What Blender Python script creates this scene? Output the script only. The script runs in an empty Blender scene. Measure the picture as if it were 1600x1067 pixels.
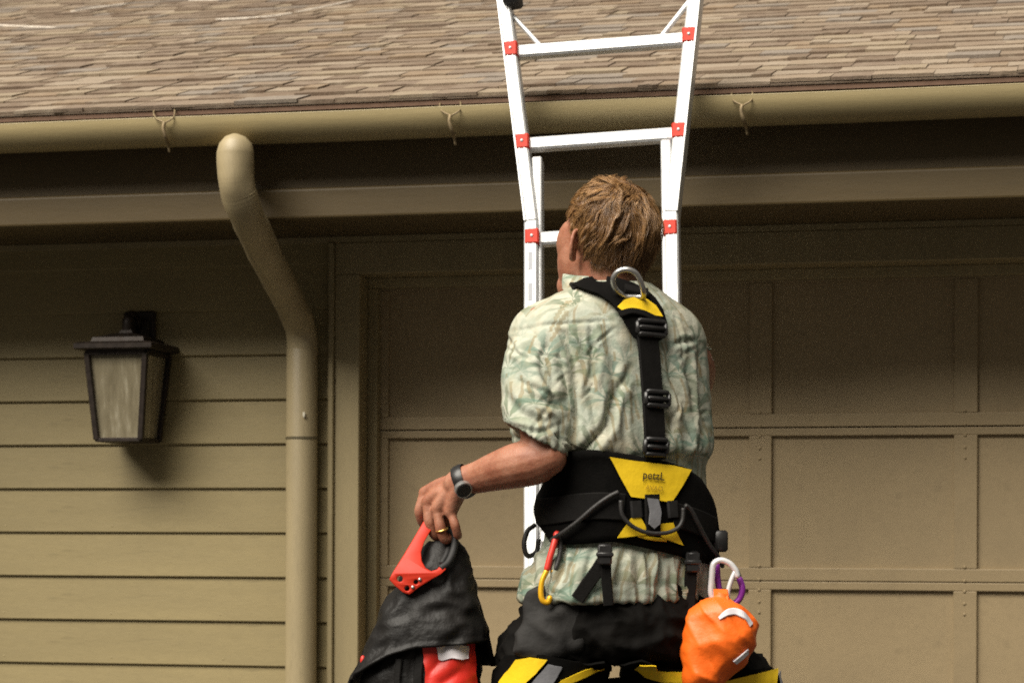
import bpy, bmesh, math, random
import numpy as np
from mathutils import Vector, Matrix, noise
from mathutils.bvhtree import BVHTree

random.seed(7)
rng = np.random.default_rng(11)
S = bpy.context.scene
COL = S.collection
R = math.radians

# ---------------------------------------------------------------- camera
FPX = 3778.0                     # focal length in pixels of the 1600 px wide photograph (85 mm)
HORZ = 848.0                     # pixel row of the horizon
YAW = R(13.53)
ROLL = 0.004
CAM = Vector((1.903, -7.907, 1.13))
FWD = Vector((-math.sin(YAW), math.cos(YAW), 0))
RGT0 = Vector((math.cos(YAW), math.sin(YAW), 0))
UP0 = Vector((0, 0, 1))
RGT = RGT0 * math.cos(ROLL) + UP0 * math.sin(ROLL)
UPV = UP0 * math.cos(ROLL) - RGT0 * math.sin(ROLL)
cd = bpy.data.cameras.new('camera')
cam = bpy.data.objects.new('camera', cd)
COL.objects.link(cam)
M = Matrix.Identity(4)
for i in range(3):
    M[i][0], M[i][1], M[i][2], M[i][3] = RGT[i], UPV[i], -FWD[i], CAM[i]
cam.matrix_world = M
cd.sensor_width = 36.0
cd.lens = FPX / 1600 * 36.0
cd.shift_y = (HORZ - 533.5) / 1600
cd.clip_start = 0.1
cd.clip_end = 500
cd.dof.use_dof = True
cd.dof.focus_distance = 5.2
cd.dof.aperture_fstop = 8.0
S.camera = cam

# ---------------------------------------------------------------- sky, sun, exposure
SUN_EL, SUN_AZ = R(52), R(30)     # azimuth: towards the left of the wall's outward normal
SUNV = Vector((-math.sin(SUN_AZ) * math.cos(SUN_EL), -math.cos(SUN_AZ) * math.cos(SUN_EL), math.sin(SUN_EL)))
world = bpy.data.worlds.new('World')
S.world = world
world.use_nodes = True
wn = world.node_tree
sky = wn.nodes.new('ShaderNodeTexSky')
sky.sky_type = 'NISHITA'
sky.sun_disc = False
sky.sun_elevation = SUN_EL
sky.sun_rotation = math.atan2(SUNV.x, SUNV.y)
sky.dust_density = 0.6
sky.ozone_density = 1.0
hs = wn.nodes.new('ShaderNodeHueSaturation')
hs.inputs['Saturation'].default_value = 0.15
bg = wn.nodes['Background']
wn.links.new(sky.outputs[0], hs.inputs['Color'])
tint = wn.nodes.new('ShaderNodeMix'); tint.data_type = 'RGBA'; tint.blend_type = 'MULTIPLY'    # warm white balance of the even overcast sky
tint.inputs['Factor'].default_value = 1.0
tint.inputs['B'].default_value = (1.0, 0.91, 0.76, 1)
wn.links.new(hs.outputs[0], tint.inputs['A'])
wn.links.new(tint.outputs['Result'], bg.inputs[0])
bg.inputs[1].default_value = 0.05
sd = bpy.data.lights.new('sun', 'SUN')
sd.energy = 5.0
sd.angle = R(48)
sd.color = (1.0, 0.94, 0.83)
sun = bpy.data.objects.new('sun', sd)
COL.objects.link(sun)
sun.rotation_euler = SUNV.to_track_quat('Z', 'Y').to_euler()
sun.location = (-3, -6, 8)
S.view_settings.view_transform = 'Standard'
S.view_settings.look = 'None'
S.view_settings.exposure = 0.55
S.view_settings.gamma = 1.0
S.cycles.use_denoising = False      # the photograph has visible grain

# ---------------------------------------------------------------- helpers
def ray(px, py):
    return FWD + RGT * ((px - 800) / FPX) + UPV * ((HORZ - py) / FPX)
def at_y(px, py, Y):
    r = ray(px, py)
    return CAM + r * ((Y - CAM.y) / r.y)
def at_d(px, py, d):
    return CAM + ray(px, py) * d

def tag(o, label=None, cat=None, group=None, kind=None):
    if label: o['label'] = label
    if cat: o['category'] = cat
    if group: o['group'] = group
    if kind: o['kind'] = kind
    return o
def empty(name, loc, label=None, cat=None, group=None, kind=None):
    o = bpy.data.objects.new(name, None)
    o.empty_display_size = 0.1
    COL.objects.link(o)
    o.location = loc
    o['_w'] = list(loc)
    return tag(o, label, cat, group, kind)
def wloc(o):
    return Vector(o['_w'])
def place(o, parent, center):
    """center: world position; keeps the parent's unrotated frame"""
    o['_w'] = list(center)
    if parent is not None:
        o.parent = parent
        o.location = Vector(center) - wloc(parent)
    else:
        o.location = center
def shade(me, smooth=True, angle=None):
    me.polygons.foreach_set('use_smooth', [smooth] * len(me.polygons))
    if smooth and angle:
        me.set_sharp_from_angle(angle=R(angle))
def obj(name, geo, m, parent=None, smooth=False, angle=None, center=None):
    """geo: bmesh, (verts, faces) or mesh, in world coordinates -> one mesh object with its origin at its middle"""
    if isinstance(geo, bpy.types.Mesh):
        me = geo
    elif isinstance(geo, tuple):
        me = bpy.data.meshes.new(name)
        me.from_pydata([tuple(map(float, v)) for v in geo[0]], [], geo[1])
    else:
        me = bpy.data.meshes.new(name)
        geo.to_mesh(me); geo.free()
    me.name = name
    n = len(me.vertices)
    co = np.empty(n * 3, np.float32); me.vertices.foreach_get('co', co); co = co.reshape(-1, 3)
    c = (co.min(0) + co.max(0)) / 2 if center is None else np.array(center)
    me.vertices.foreach_set('co', (co - c).astype(np.float32).ravel())
    me.update()
    shade(me, smooth, angle)
    if m is not None: me.materials.append(m)
    o = bpy.data.objects.new(name, me)
    COL.objects.link(o)
    place(o, parent, Vector([float(x) for x in c]))
    return o
def inst(name, me, loc, parent, rot=None):
    o = bpy.data.objects.new(name, me)
    COL.objects.link(o)
    place(o, parent, loc)
    if rot is not None: o.rotation_euler = rot
    return o

def bm_box(lo, hi, bev=0.0, bm=None, seg=1):
    bm2 = bmesh.new()
    g = bmesh.ops.create_cube(bm2, size=1.0)
    lo, hi = Vector(lo), Vector(hi)
    for v in bm2.verts:
        v.co = Vector([lo[i] + (v.co[i] + .5) * (hi[i] - lo[i]) for i in range(3)])
    if bev > 0:
        bmesh.ops.bevel(bm2, geom=bm2.edges[:], offset=bev, segments=seg, affect='EDGES', profile=.5)
    if bm is None: return bm2
    me = bpy.data.meshes.new('t'); bm2.to_mesh(me); bm2.free(); bm.from_mesh(me); bpy.data.meshes.remove(me)
    return bm
def bm_add(bm, geo):
    me = bpy.data.meshes.new('t')
    if isinstance(geo, tuple): me.from_pydata([tuple(map(float, v)) for v in geo[0]], [], geo[1])
    else: geo.to_mesh(me); geo.free()
    bm.from_mesh(me); bpy.data.meshes.remove(me)
    return bm
def xform(bm, Mx):
    bmesh.ops.transform(bm, matrix=Mx, verts=bm.verts[:]); return bm
def bar(a, b, w, h, bev=0.0, up=(0, 0, 1)):
    """a rectangular bar from a to b: w across, h along 'up'"""
    a, b = Vector(a), Vector(b)
    d = b - a; L = d.length; z = d.normalized()
    y = Vector(up) - z * Vector(up).dot(z); y.normalize(); x = y.cross(z)
    bm = bm_box((-w / 2, -h / 2, 0), (w / 2, h / 2, L), bev)
    Mx = Matrix.Identity(4)
    for i in range(3): Mx[i][0], Mx[i][1], Mx[i][2], Mx[i][3] = x[i], y[i], z[i], a[i]
    return xform(bm, Mx)
def loft(rings, cap0=True, cap1=True):
    n = len(rings[0]); vs = [tuple(p) for r in rings for p in r]; fs = []
    for k in range(len(rings) - 1):
        for i in range(n):
            j = (i + 1) % n
            fs.append((k * n + i, k * n + j, (k + 1) * n + j, (k + 1) * n + i))
    if cap0: fs.append(tuple(range(n))[::-1])
    if cap1: fs.append(tuple((len(rings) - 1) * n + i for i in range(n)))
    return vs, fs
def spline(pts, per=6):
    """Catmull-Rom through points of any dimension"""
    P = [np.array(p, float) for p in pts]
    P = [2 * P[0] - P[1]] + P + [2 * P[-1] - P[-2]]
    out = []
    for i in range(1, len(P) - 2):
        for k in range(per):
            t = k / per
            a, b, c, d = P[i - 1], P[i], P[i + 1], P[i + 2]
            out.append(.5 * ((2 * b) + (c - a) * t + (2 * a - 5 * b + 4 * c - d) * t * t + (3 * b - a - 3 * c + d) * t ** 3))
    out.append(P[-2])
    return out
def tube(pts, rad, n=10, closed=False, flat=1.0, up=None, caps=True, round_ends=False):
    """tube through points; rad a number or list; flat squashes the second axis"""
    P = [Vector([float(c) for c in p]) for p in pts]; m = len(P)
    if not hasattr(rad, '__len__'): rad = [rad] * m
    rad = list(rad)
    if round_ends and not closed:
        d0 = (P[0] - P[1]).normalized(); d1 = (P[-1] - P[-2]).normalized(); r0, r1 = rad[0], rad[-1]
        pre = [(P[0] + d0 * r0 * math.sin(a), r0 * math.cos(a)) for a in (R(80), R(55), R(28))]
        post = [(P[-1] + d1 * r1 * math.sin(a), r1 * math.cos(a)) for a in (R(28), R(55), R(80))]
        P = [p for p, _ in pre] + P + [p for p, _ in post]
        rad = [r for _, r in pre] + rad + [r for _, r in post]; m = len(P)
    T = []
    for i in range(m):
        a = P[(i - 1) % m] if (closed or i > 0) else P[i]
        b = P[(i + 1) % m] if (closed or i < m - 1) else P[i]
        T.append((b - a).normalized())
    u = Vector(up) if up is not None else (Vector((0, 0, 1)) if abs(T[0].z) < .9 else Vector((1, 0, 0)))
    rings = []
    for i in range(m):
        if up is not None: u = Vector(up)
        u = u - T[i] * u.dot(T[i])
        if u.length < 1e-6: u = T[i].orthogonal()
        u.normalize(); v = T[i].cross(u)
        rings.append([P[i] + (v * math.cos(2 * math.pi * k / n) + u * (flat * math.sin(2 * math.pi * k / n))) * rad[i] for k in range(n)])
    if closed:
        rings.append(rings[0]); vs, fs = loft(rings, False, False)
        N = n * m; vs = vs[:N]; fs = [tuple(i % N for i in f) for f in fs]
        return vs, fs
    return loft(rings, caps, caps)
def ribbon(pts, nrm, w, t, bev=True):
    """flat strap: points, outward normals, width (number or list), thickness"""
    P = [Vector([float(c) for c in p]) for p in pts]; m = len(P)
    if not hasattr(w, '__len__'): w = [w] * m
    rings = []
    for i in range(m):
        T = (P[min(i + 1, m - 1)] - P[max(i - 1, 0)]).normalized()
        N = Vector(nrm[i]) if hasattr(nrm[0], '__len__') else Vector(nrm)
        N = (N - T * N.dot(T)).normalized(); B = T.cross(N); h = w[i] / 2; e = min(t * .6, h * .3)
        rings.append([P[i] + B * a + N * b for a, b in ((-h, 0), (-h, t * .5), (-h + e, t), (h - e, t), (h, t * .5), (h, 0))])
    return loft(rings)
def ball(c, r, n=10, m=7, axes=None):
    """ellipsoid with radii r (3) and optional orthonormal axes"""
    if not hasattr(r, '__len__'): r = (r, r, r)
    ax = axes or ((1, 0, 0), (0, 1, 0), (0, 0, 1)); c = Vector(c); ax = [Vector(a) for a in ax]
    rings = []
    for k in range(m):
        ph = -math.pi / 2 + math.pi * (k + .35) / (m - .3)
        rings.append([c + ax[0] * (r[0] * math.cos(ph) * math.cos(2 * math.pi * i / n)) + ax[1] * (r[1] * math.cos(ph) * math.sin(2 * math.pi * i / n)) + ax[2] * (r[2] * math.sin(ph)) for i in range(n)])
    return loft(rings)
def mesh_eval(bm_or_geo, mods):
    """bake a list of (type, settings) modifiers and return the mesh"""
    me = bpy.data.meshes.new('tmp')
    if isinstance(bm_or_geo, tuple): me.from_pydata([tuple(map(float, v)) for v in bm_or_geo[0]], [], bm_or_geo[1])
    else: bm_or_geo.to_mesh(me); bm_or_geo.free()
    o = bpy.data.objects.new('tmp', me); COL.objects.link(o)
    for k, (t, kw) in enumerate(mods):
        md = o.modifiers.new(str(k), t)
        for a, b in kw.items(): setattr(md, a, b)
    dg = bpy.context.evaluated_depsgraph_get(); dg.update()
    out = bpy.data.meshes.new_from_object(o.evaluated_get(dg), depsgraph=dg)
    bpy.data.objects.remove(o); bpy.data.meshes.remove(me)
    out.materials.clear()
    return out
def union(parts, voxel, smooth=4, fac=.5):
    bm = bmesh.new()
    for p in parts: bm_add(bm, p)
    bmesh.ops.recalc_face_normals(bm, faces=bm.faces[:])
    return mesh_eval(bm, [('REMESH', dict(mode='VOXEL', voxel_size=voxel)), ('SMOOTH', dict(factor=fac, iterations=smooth))])
def get_co(me):
    a = np.empty(len(me.vertices) * 3, np.float32); me.vertices.foreach_get('co', a); return a.reshape(-1, 3).astype(float)
def set_co(me, a):
    me.vertices.foreach_set('co', a.astype(np.float32).ravel()); me.update()
def get_no(me):
    a = np.empty(len(me.vertices) * 3, np.float32); me.vertex_normals.foreach_get('vector', a); return a.reshape(-1, 3).astype(float)
def sstep(a, b, x):
    t = np.clip((np.asarray(x, float) - a) / (b - a), 0, 1); return t * t * (3 - 2 * t)
def fnoise(P):
    return np.array([noise.noise(Vector((float(p[0]), float(p[1]), float(p[2])))) for p in P])

# ---------------------------------------------------------------- materials
class NT:
    def __init__(s, name):
        s.m = bpy.data.materials.new(name); s.m.use_nodes = True
        s.t = s.m.node_tree; s.b = s.t.nodes['Principled BSDF']; s.out = s.t.nodes['Material Output']
    def n(s, typ, **kw):
        nd = s.t.nodes.new('ShaderNode' + typ)
        for k, v in kw.items():
            if k.startswith('_'): setattr(nd, k[1:], v)
            else: s.set(nd.inputs[k], v)
        return nd
    def set(s, sock, v):
        if isinstance(v, bpy.types.NodeSocket): s.t.links.new(v, sock)
        elif isinstance(v, bpy.types.Node): s.t.links.new(v.outputs[0], sock)
        else:
            if hasattr(v, '__len__') and len(v) == 3 and sock.type == 'RGBA': v = (*v, 1)
            sock.default_value = v
    def i(s, nd, k, v): s.set(nd.inputs[k], v); return nd
    def math(s, op, a, b=None, c=None, clamp=False):
        nd = s.t.nodes.new('ShaderNodeMath'); nd.operation = op; nd.use_clamp = clamp
        s.set(nd.inputs[0], a)
        if b is not None: s.set(nd.inputs[1], b)
        if c is not None: s.set(nd.inputs[2], c)
        return nd.outputs[0]
    def mix(s, f, a, b, mode='MIX'):
        nd = s.t.nodes.new('ShaderNodeMix'); nd.data_type = 'RGBA'; nd.blend_type = mode
        s.set(nd.inputs['Factor'], f); s.set(nd.inputs['A'], a); s.set(nd.inputs['B'], b)
        return nd.outputs['Result']
    def ramp(s, f, stops, interp='LINEAR'):
        nd = s.t.nodes.new('ShaderNodeValToRGB'); s.set(nd.inputs[0], f)
        cr = nd.color_ramp; cr.interpolation = interp
        while len(cr.elements) < len(stops): cr.elements.new(.5)
        for e, (p, c) in zip(cr.elements, stops):
            e.position = p; e.color = (*c, 1) if hasattr(c, '__len__') else (c, c, c, 1)
        return nd.outputs[0]
    def coord(s, which='Object', scale=(1, 1, 1)):
        tc = s.n('TexCoord'); mp = s.n('Mapping'); s.set(mp.inputs[0], tc.outputs[which]); mp.inputs['Scale'].default_value = scale
        return mp.outputs[0]
    def noise(s, vec, scale, detail=3, rough=.55, dist=0.0):
        nd = s.n('TexNoise', Scale=scale, Detail=detail, Roughness=rough, Distortion=dist); s.set(nd.inputs['Vector'], vec); return nd.outputs[0]
    def bump(s, h, strength=.3, dist=.01, normal=None):
        nd = s.n('Bump', Strength=strength, Distance=dist, Height=h)
        if normal is not None: s.set(nd.inputs['Normal'], normal)
        return nd.outputs[0]

def simple(name, c, rough=.6, var=.12, nscale=30, bump=.0, metal=0.0, scale=(1, 1, 1), bscale=None, bdist=.002, spec=.5, sheen=0, coat=0, detail=4):
    t = NT(name); co = t.coord('Object', scale)
    nz = t.noise(co, nscale, detail)
    d = tuple(x * (1 - var) for x in c); l = tuple(min(1, x * (1 + var)) for x in c)
    t.i(t.b, 'Base Color', t.ramp(nz, [(.3, d), (.7, l)]))
    t.i(t.b, 'Roughness', t.math('MULTIPLY_ADD', nz, .2, rough - .1)); t.b.inputs['Metallic'].default_value = metal
    t.b.inputs['Specular IOR Level'].default_value = spec
    if sheen: t.b.inputs['Sheen Weight'].default_value = sheen; t.b.inputs['Sheen Roughness'].default_value = .4
    if coat: t.b.inputs['Coat Weight'].default_value = coat
    if bump:
        t.i(t.b, 'Normal', t.bump(t.noise(co, bscale or nscale * 3, 5), bump, bdist))
    return t.m
# ---------------------------------------------------------------- setting materials
def paint(name, c, grain=(1, 1, 1), dirt=.25, objvar=.06, rough=.55):
    t = NT(name); co = t.coord('Object', grain)
    oi = t.n('ObjectInfo')
    big = t.noise(co, 2.2, 4, .6); fine = t.noise(co, 55, 4, .6)
    base = t.mix(t.ramp(big, [(.35, 0), (.7, 1)]), tuple(x * 1.06 for x in c), tuple(x * .88 for x in c))
    base = t.mix(t.math('MULTIPLY', t.ramp(fine, [(.45, 0), (.75, 1)]), dirt), base, tuple(x * .62 for x in c))
    spots = t.noise(co, 13, 2, .5)
    base = t.mix(t.math('MULTIPLY', t.ramp(spots, [(.66, 0), (.73, 1)]), dirt * .9), base, tuple(x * .55 for x in c))
    k = t.math('MULTIPLY_ADD', oi.outputs['Random'], objvar * 2, 1 - objvar)
    hv = t.n('HueSaturation'); t.set(hv.inputs['Value'], k); t.set(hv.inputs['Color'], base)
    t.i(t.b, 'Base Color', hv.outputs[0]); t.b.inputs['Roughness'].default_value = rough
    t.i(t.b, 'Roughness', t.math('MULTIPLY_ADD', big, .25, rough - .1))
    t.i(t.b, 'Normal', t.bump(t.noise(co, 120, 5, .7), .22, .002, t.bump(t.noise(co, 6, 3), .15, .006)))
    return t.m
OLIVE = (0.282, 0.222, 0.104)
M_siding = paint('siding_paint', OLIVE, (.5, 3, 3), .30)
M_trim = paint('trim_paint', (0.308, 0.245, 0.128), (3, 3, .6), .2)
M_door = paint('door_paint', (0.335, 0.252, 0.140), (1, 1, 1), .22, .03)
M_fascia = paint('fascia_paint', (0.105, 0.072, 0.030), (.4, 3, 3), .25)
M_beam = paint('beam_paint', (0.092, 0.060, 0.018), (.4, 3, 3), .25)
M_gutter = paint('gutter_enamel', (0.365, 0.292, 0.150), (.4, 4, 4), .22, .02, .42)
M_spout = paint('downspout_enamel', (0.355, 0.286, 0.165), (4, 4, .6), .30, .02, .45)
M_dark = simple('bronze_metal', (0.030, 0.021, 0.016), .5, .3, 40, .2, metal=.4)
M_wire = simple('rusty_wire', (0.24, 0.18, 0.10), .6, .3, 60, metal=.3)
M_red = simple('red_plastic', (0.52, 0.028, 0.010), .5, .10, 30, .1, spec=.3)
M_seal = simple('wall_core', (0.10, 0.085, 0.06), .8)

def shingle_mat():
    t = NT('asphalt_shingle'); co = t.coord('Object')
    oi = t.n('ObjectInfo'); ge = t.n('NewGeometry')
    r = t.math('FRACT', t.math('ADD', oi.outputs['Random'], t.math('MULTIPLY', ge.outputs['Random Per Island'], 7.31)))
    base = t.ramp(r, [(0, (.205, .145, .100)), (.14, (.275, .205, .145)), (.3, (.335, .255, .180)), (.45, (.245, .180, .130)), (.58, (.345, .270, .185)), (.7, (.275, .230, .190)), (.82, (.36, .285, .210)), (.92, (.30, .215, .140)), (1, (.225, .170, .13))], 'CONSTANT')
    pos = t.n('NewGeometry')
    g = t.noise(pos.outputs['Position'], 260, 2, .8)
    mid = t.noise(pos.outputs['Position'], 14, 4, .6)
    hv_ = t.n('HueSaturation', Value=.86, Saturation=.95); t.set(hv_.inputs['Color'], base); base = hv_.outputs[0]
    base = t.mix(t.ramp(g, [(.35, .35), (.65, 0)]), base, (.07, .05, .035))
    base = t.mix(t.math('MULTIPLY', t.ramp(g, [(.55, 0), (.75, 1)]), .35), base, (.50, .42, .33))
    base = t.mix(t.math('MULTIPLY', t.ramp(mid, [(.5, 0), (.75, 1)]), .35), base, (.36, .31, .24))
    t.i(t.b, 'Base Color', base); t.b.inputs['Roughness'].default_value = .95; t.b.inputs['Specular IOR Level'].default_value = .2
    t.i(t.b, 'Normal', t.bump(g, .5, .003))
    return t.m
M_shingle = shingle_mat()

# ---------------------------------------------------------------- ground
def ground_mat():
    t = NT('asphalt'); p = t.n('NewGeometry').outputs['Position']
    a = t.noise(p, 180, 3, .7); b = t.noise(p, .8, 4)
    t.i(t.b, 'Base Color', t.mix(t.ramp(b, [(.35, 0), (.7, 1)]), t.ramp(a, [(.3, (.018, .016, .014)), (.7, (.045, .041, .036))]), (.030, .027, .023)))
    t.b.inputs['Roughness'].default_value = .95
    t.i(t.b, 'Normal', t.bump(a, .5, .006))
    return t.m
g = obj('driveway', ([(-150, -150, 0), (150, -150, 0), (150, 150, 0), (-150, 150, 0)], [(0, 1, 2, 3)]), ground_mat())
tag(g, 'dark asphalt driveway in front of the garage', kind='structure')


# added bank, out of view, that keeps low sky light off the wall
hv, hf = [], []
NA, NR = 72, 16
for i in range(NA + 1):
    a = R(-200 + 220 * i / NA)
    for j in range(NR + 1):
        f = j / NR; rad_ = 11.5 + 40 * f
        h = -.15 + 27 * (f ** 1.05) * sstep(0, .12, f) + 2.2 * f * noise.noise(Vector((math.cos(a) * rad_ * .25, math.sin(a) * rad_ * .25, 3)))
        hv.append((math.cos(a) * rad_, math.sin(a) * rad_, float(h)))
for i in range(NA):
    for j in range(NR):
        q = i * (NR + 1) + j; hf.append((q, q + NR + 1, q + NR + 2, q + 1))
hb = obj('sky_blocker_bank', (hv, hf), simple('blocker_dark', (.020, .016, .008), .95, .4, .8), None, True)
tag(hb, 'added dark bank out of view, blocking low sky light', kind='structure')

# ---------------------------------------------------------------- the house
XL, XR = -6.2, 6.2
house = empty('garage_building', (0, 0, 0), 'olive tan garage building with lap siding, panelled door and shingled roof', 'building')
SOF = 2.172
X_T0 = at_y(511, 800, -.045).x; X_T1 = at_y(560.3, 800, -.030).x            # garage side trim
DY = .15                                                                     # door set back in its opening
XS1 = at_y(1187.5, 800, DY).x; XS2 = at_y(1508.5, 800, DY).x; PITCH = XS2 - XS1
X_D0 = X_T1 - .012; X_D1 = XS1 + PITCH * 4.9
Z_OP = 2.043
# solid wall core behind the boards
bm = bmesh.new()
bm_box((XL, 0, -.2), (X_D0 - .03, .14, 2.6), 0, bm)
bm_box((X_D0 - .03, .001, Z_OP + .03), (X_D1 + .03, .139, 2.6), 0, bm)
bm_box((X_D1 + .03, 0, -.2), (XR, .14, 2.6), 0, bm)
bm_box((XL, .14, -.2), (XL + .14, 7.0, 2.6), 0, bm); bm_box((XR - .14, .14, -.2), (XR, 7.0, 2.6), 0, bm); bm_box((XL + .14, 6.86, -.2), (XR - .14, 7.0, 2.6), 0, bm)
wall = obj('wall', bm, M_seal, house)
def siding_mesh(L):
    prof = [(-.0150, .168), (-.0270, .0035), (-.0245, 0), (-.0140, 0), (-.0030, .168)]
    n = 1
    rings = [[(x, a, b) for a, b in prof] for x in (-L / 2, L / 2)]
    me = bpy.data.meshes.new('siding_board'); me.from_pydata(*(lambda g: (g[0], [], g[1]))(loft(rings))); me.materials.append(M_siding)
    bmx = bmesh.new(); bmx.from_mesh(me); bmesh.ops.recalc_face_normals(bmx, faces=bmx.faces[:]); bmx.to_mesh(me); bmx.free()
    return me
L1 = X_T0 + .004 - XL; ms = siding_mesh(L1); ZB = 1.7725; EXP = .1528
nb = bm_add(bmesh.new(), ball((0, 0, 0), (.0042, .0014, .0042), 8, 5)); nailm = bpy.data.meshes.new('nail'); nb.to_mesh(nailm); nb.free(); nailm.materials.append(M_siding)
L2 = XR - (X_D1 + .14); ms2 = siding_mesh(L2)
for k in range(-2, 12):
    z = ZB - k * EXP
    o = inst('siding_board', ms, (XL + L1 / 2, 0, z), wall, (R(random.uniform(-.25, .25)), 0, R(random.uniform(-.012, .012))))
    for xn in np.arange(XL + .3, X_T0 - .05, .406):
        if xn > -3.4 and k > -2: inst('nail', nailm, (float(xn) + random.uniform(-.01, .01), -.0262 + .0011, z + .022), wall)
    if k < 4: inst('siding_board', ms2, (X_D1 + .14 + L2 / 2, 0, z), wall)
# garage opening trim
def trim(x0, x1, z0, z1, y0=-.030, y1=.0):
    return obj('trim_board', bm_box((x0, y0, z0), (x1, y1, z1), .003), M_trim, house)
xg = at_y(519.5, 800, -.045).x; xh = at_y(524, 800, -.03).x
trim(X_T0, xg, -.02, 2.150, -.045)                                          # narrow backband
trim(xg + .0005, X_T1, -.02, Z_OP + .0)                                     # side board
trim(xg + .0005, X_D1 + .11, Z_OP + .0006, 2.150, -.032)                    # head board
trim(X_D1 + .0005, X_D1 + .11, -.02, Z_OP)
# jambs and stops inside the opening
def jamb(lo, hi): return obj('jamb', bm_box(lo, hi, .002), M_trim, house)
jamb((X_D0 - .02, -.0285, -.02), (X_D0, .20, Z_OP)); jamb((X_D1, -.0285, -.02), (X_D1 + .02, .20, Z_OP)); jamb((X_D0, -.0285, Z_OP), (X_D1, .20, Z_OP + .02))
jamb((X_D0 + .0005, DY - .045, -.02), (X_D0 + .035, DY - .002, Z_OP - .036)); jamb((X_D0 + .0005, DY - .046, Z_OP - .035), (X_D1 - .0005, DY - .003, Z_OP - .0005))
# garage door: sections of stiles, rails and set-in panels
door = empty('garage_door', ((X_D0 + X_D1) / 2, DY, 0)); place(door, house, Vector(((X_D0 + X_D1) / 2, DY, 0)))
ZJ = at_y(1210, 667.6, DY).z; ROW = ZJ - at_y(1210, 907.4, DY).z
z_pt = ZJ - at_y(1210, 681, DY).z; z_pb = at_y(1210, 886.5, DY).z - (ZJ - ROW)   # panel inset from section top / bottom
sw = (at_y(1205.5, 800, DY).x - at_y(1170, 800, DY).x)
cols = [XS1 + PITCH * k for k in range(-2, 6)]
def dpart(name, lo, hi, bev=.003):
    return obj(name, bm_box(lo, hi, bev, seg=2), M_door, door)
for r in range(-1, 4):
    zt = ZJ - r * ROW; zb = zt - ROW
    if r == -1: zt = min(zt, Z_OP - .0)
    if zb < -.02: zb = -.02
    gap = .0022
    dpart('rail', (X_D0 + .002, DY, zb + gap / 2), (X_D1 - .002, DY + .03, zb + z_pb))
    dpart('rail', (X_D0 + .002, DY, zt - z_pt), (X_D1 - .002, DY + .03, zt - gap / 2 - (.0015 if r == 0 else 0)))
    for k, xc in enumerate(cols):
        x0, x1 = xc - sw / 2, xc + sw / 2
        x0 = max(x0, X_D0 + .002); x1 = min(x1, X_D1 - .002)
        if k == 0: x0, x1 = X_D0 + .002, at_y(606, 800, DY).x
        if x1 - x0 > .01: dpart('stile', (x0, DY - .0006, zb + z_pb - .0002), (x1, DY + .03, zt - z_pt + .0002))
        if k < len(cols) - 1:
            dpart('panel', (x1 - .004, DY + .016, zb + z_pb - .004), (cols[k + 1] - sw / 2 + .004, DY + .027, zt - z_pt + .004), 0)
    if r >= 0:
        for k, xc in enumerate(cols[1:-1]):
            for dz in (.055, .02, -.055, -.02, .10):
                c = Vector((xc - .002, DY - .0005, zt - (.03 if dz > 0 else .03) + dz - .02))
                obj('bolt', ball(c, (.006, .004, .006), 8, 5), M_door, door, True)
# soffit and fascia
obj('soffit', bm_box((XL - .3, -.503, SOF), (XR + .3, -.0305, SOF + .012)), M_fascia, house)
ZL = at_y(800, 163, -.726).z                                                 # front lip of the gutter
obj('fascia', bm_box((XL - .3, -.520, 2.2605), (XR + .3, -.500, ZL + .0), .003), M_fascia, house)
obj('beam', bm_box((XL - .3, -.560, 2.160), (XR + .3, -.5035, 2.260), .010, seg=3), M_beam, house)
obj('gutter_bracket_strip', bm_box((XL - .3, -.574, ZL - .012), (XR + .3, -.5205, ZL + .004), .002), M_fascia, house)
obj('frieze_board', bm_box((XL, -.030, 2.1505), (XR, -.0005, SOF - .0005), .001), M_trim, house)
# gutter: half-round trough with rolled front bead
gc = Vector((0, -.651, ZL)); gr = .076
prof = [(gc.y + gr * math.cos(a), gc.z + gr * 1.06 * math.sin(a)) for a in [R(180 + 180 * k / 20) for k in range(21)]]
prof += [(gc.y + (gr - .003) * math.cos(a), gc.z + (gr - .003) * 1.06 * math.sin(a)) for a in [R(360 - 180 * k / 20) for k in range(21)]]
xs = np.linspace(XL - .3, XR + .3, 60)
rings = [[(x, a, b + .0022 * noise.noise(Vector((x * 1.3, 0, 0)))) for a, b in prof] for x in xs]
bm = bm_add(bmesh.new(), loft(rings))
bm_add(bm, tube([(x, gc.y - gr + .002, ZL + .0022 * noise.noise(Vector((x * 1.3, 0, 0)))) for x in xs], .0024, 10))
bmesh.ops.recalc_face_normals(bm, faces=bm.faces[:])
gutter = obj('gutter', bm, M_gutter, house, True, 40)
for hx, hy in ((258, 203), (705, 192), (1161, 176)):
    q = lambda px, py, Y: at_y(px, py, Y)
    bm = bmesh.new()
    bm_add(bm, tube(spline([q(hx - 1, hy - 12, -.742), q(hx - 3, hy - 2, -.745), q(hx + 1, hy + 12, -.738), q(hx + 5, hy + 24, -.70), q(hx + 7, hy + 36, -.69)], 4), [.0058] * 13 + [.0042] * 3 + [.003], 6))
    bm_add(bm, tube(spline([q(hx, hy - 11, -.742), q(hx - 13, hy - 17, -.735), q(hx - 18, hy - 25, -.70), q(hx - 17, hy - 31, -.66)], 4), .0028, 5))
    bm_add(bm, tube(spline([q(hx, hy - 11, -.742), q(hx + 12, hy - 18, -.735), q(hx + 15, hy - 27, -.70), q(hx + 14, hy - 33, -.66)], 4), .0028, 5))
    obj('hanger_wire', bm, M_wire, gutter, True)
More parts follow.
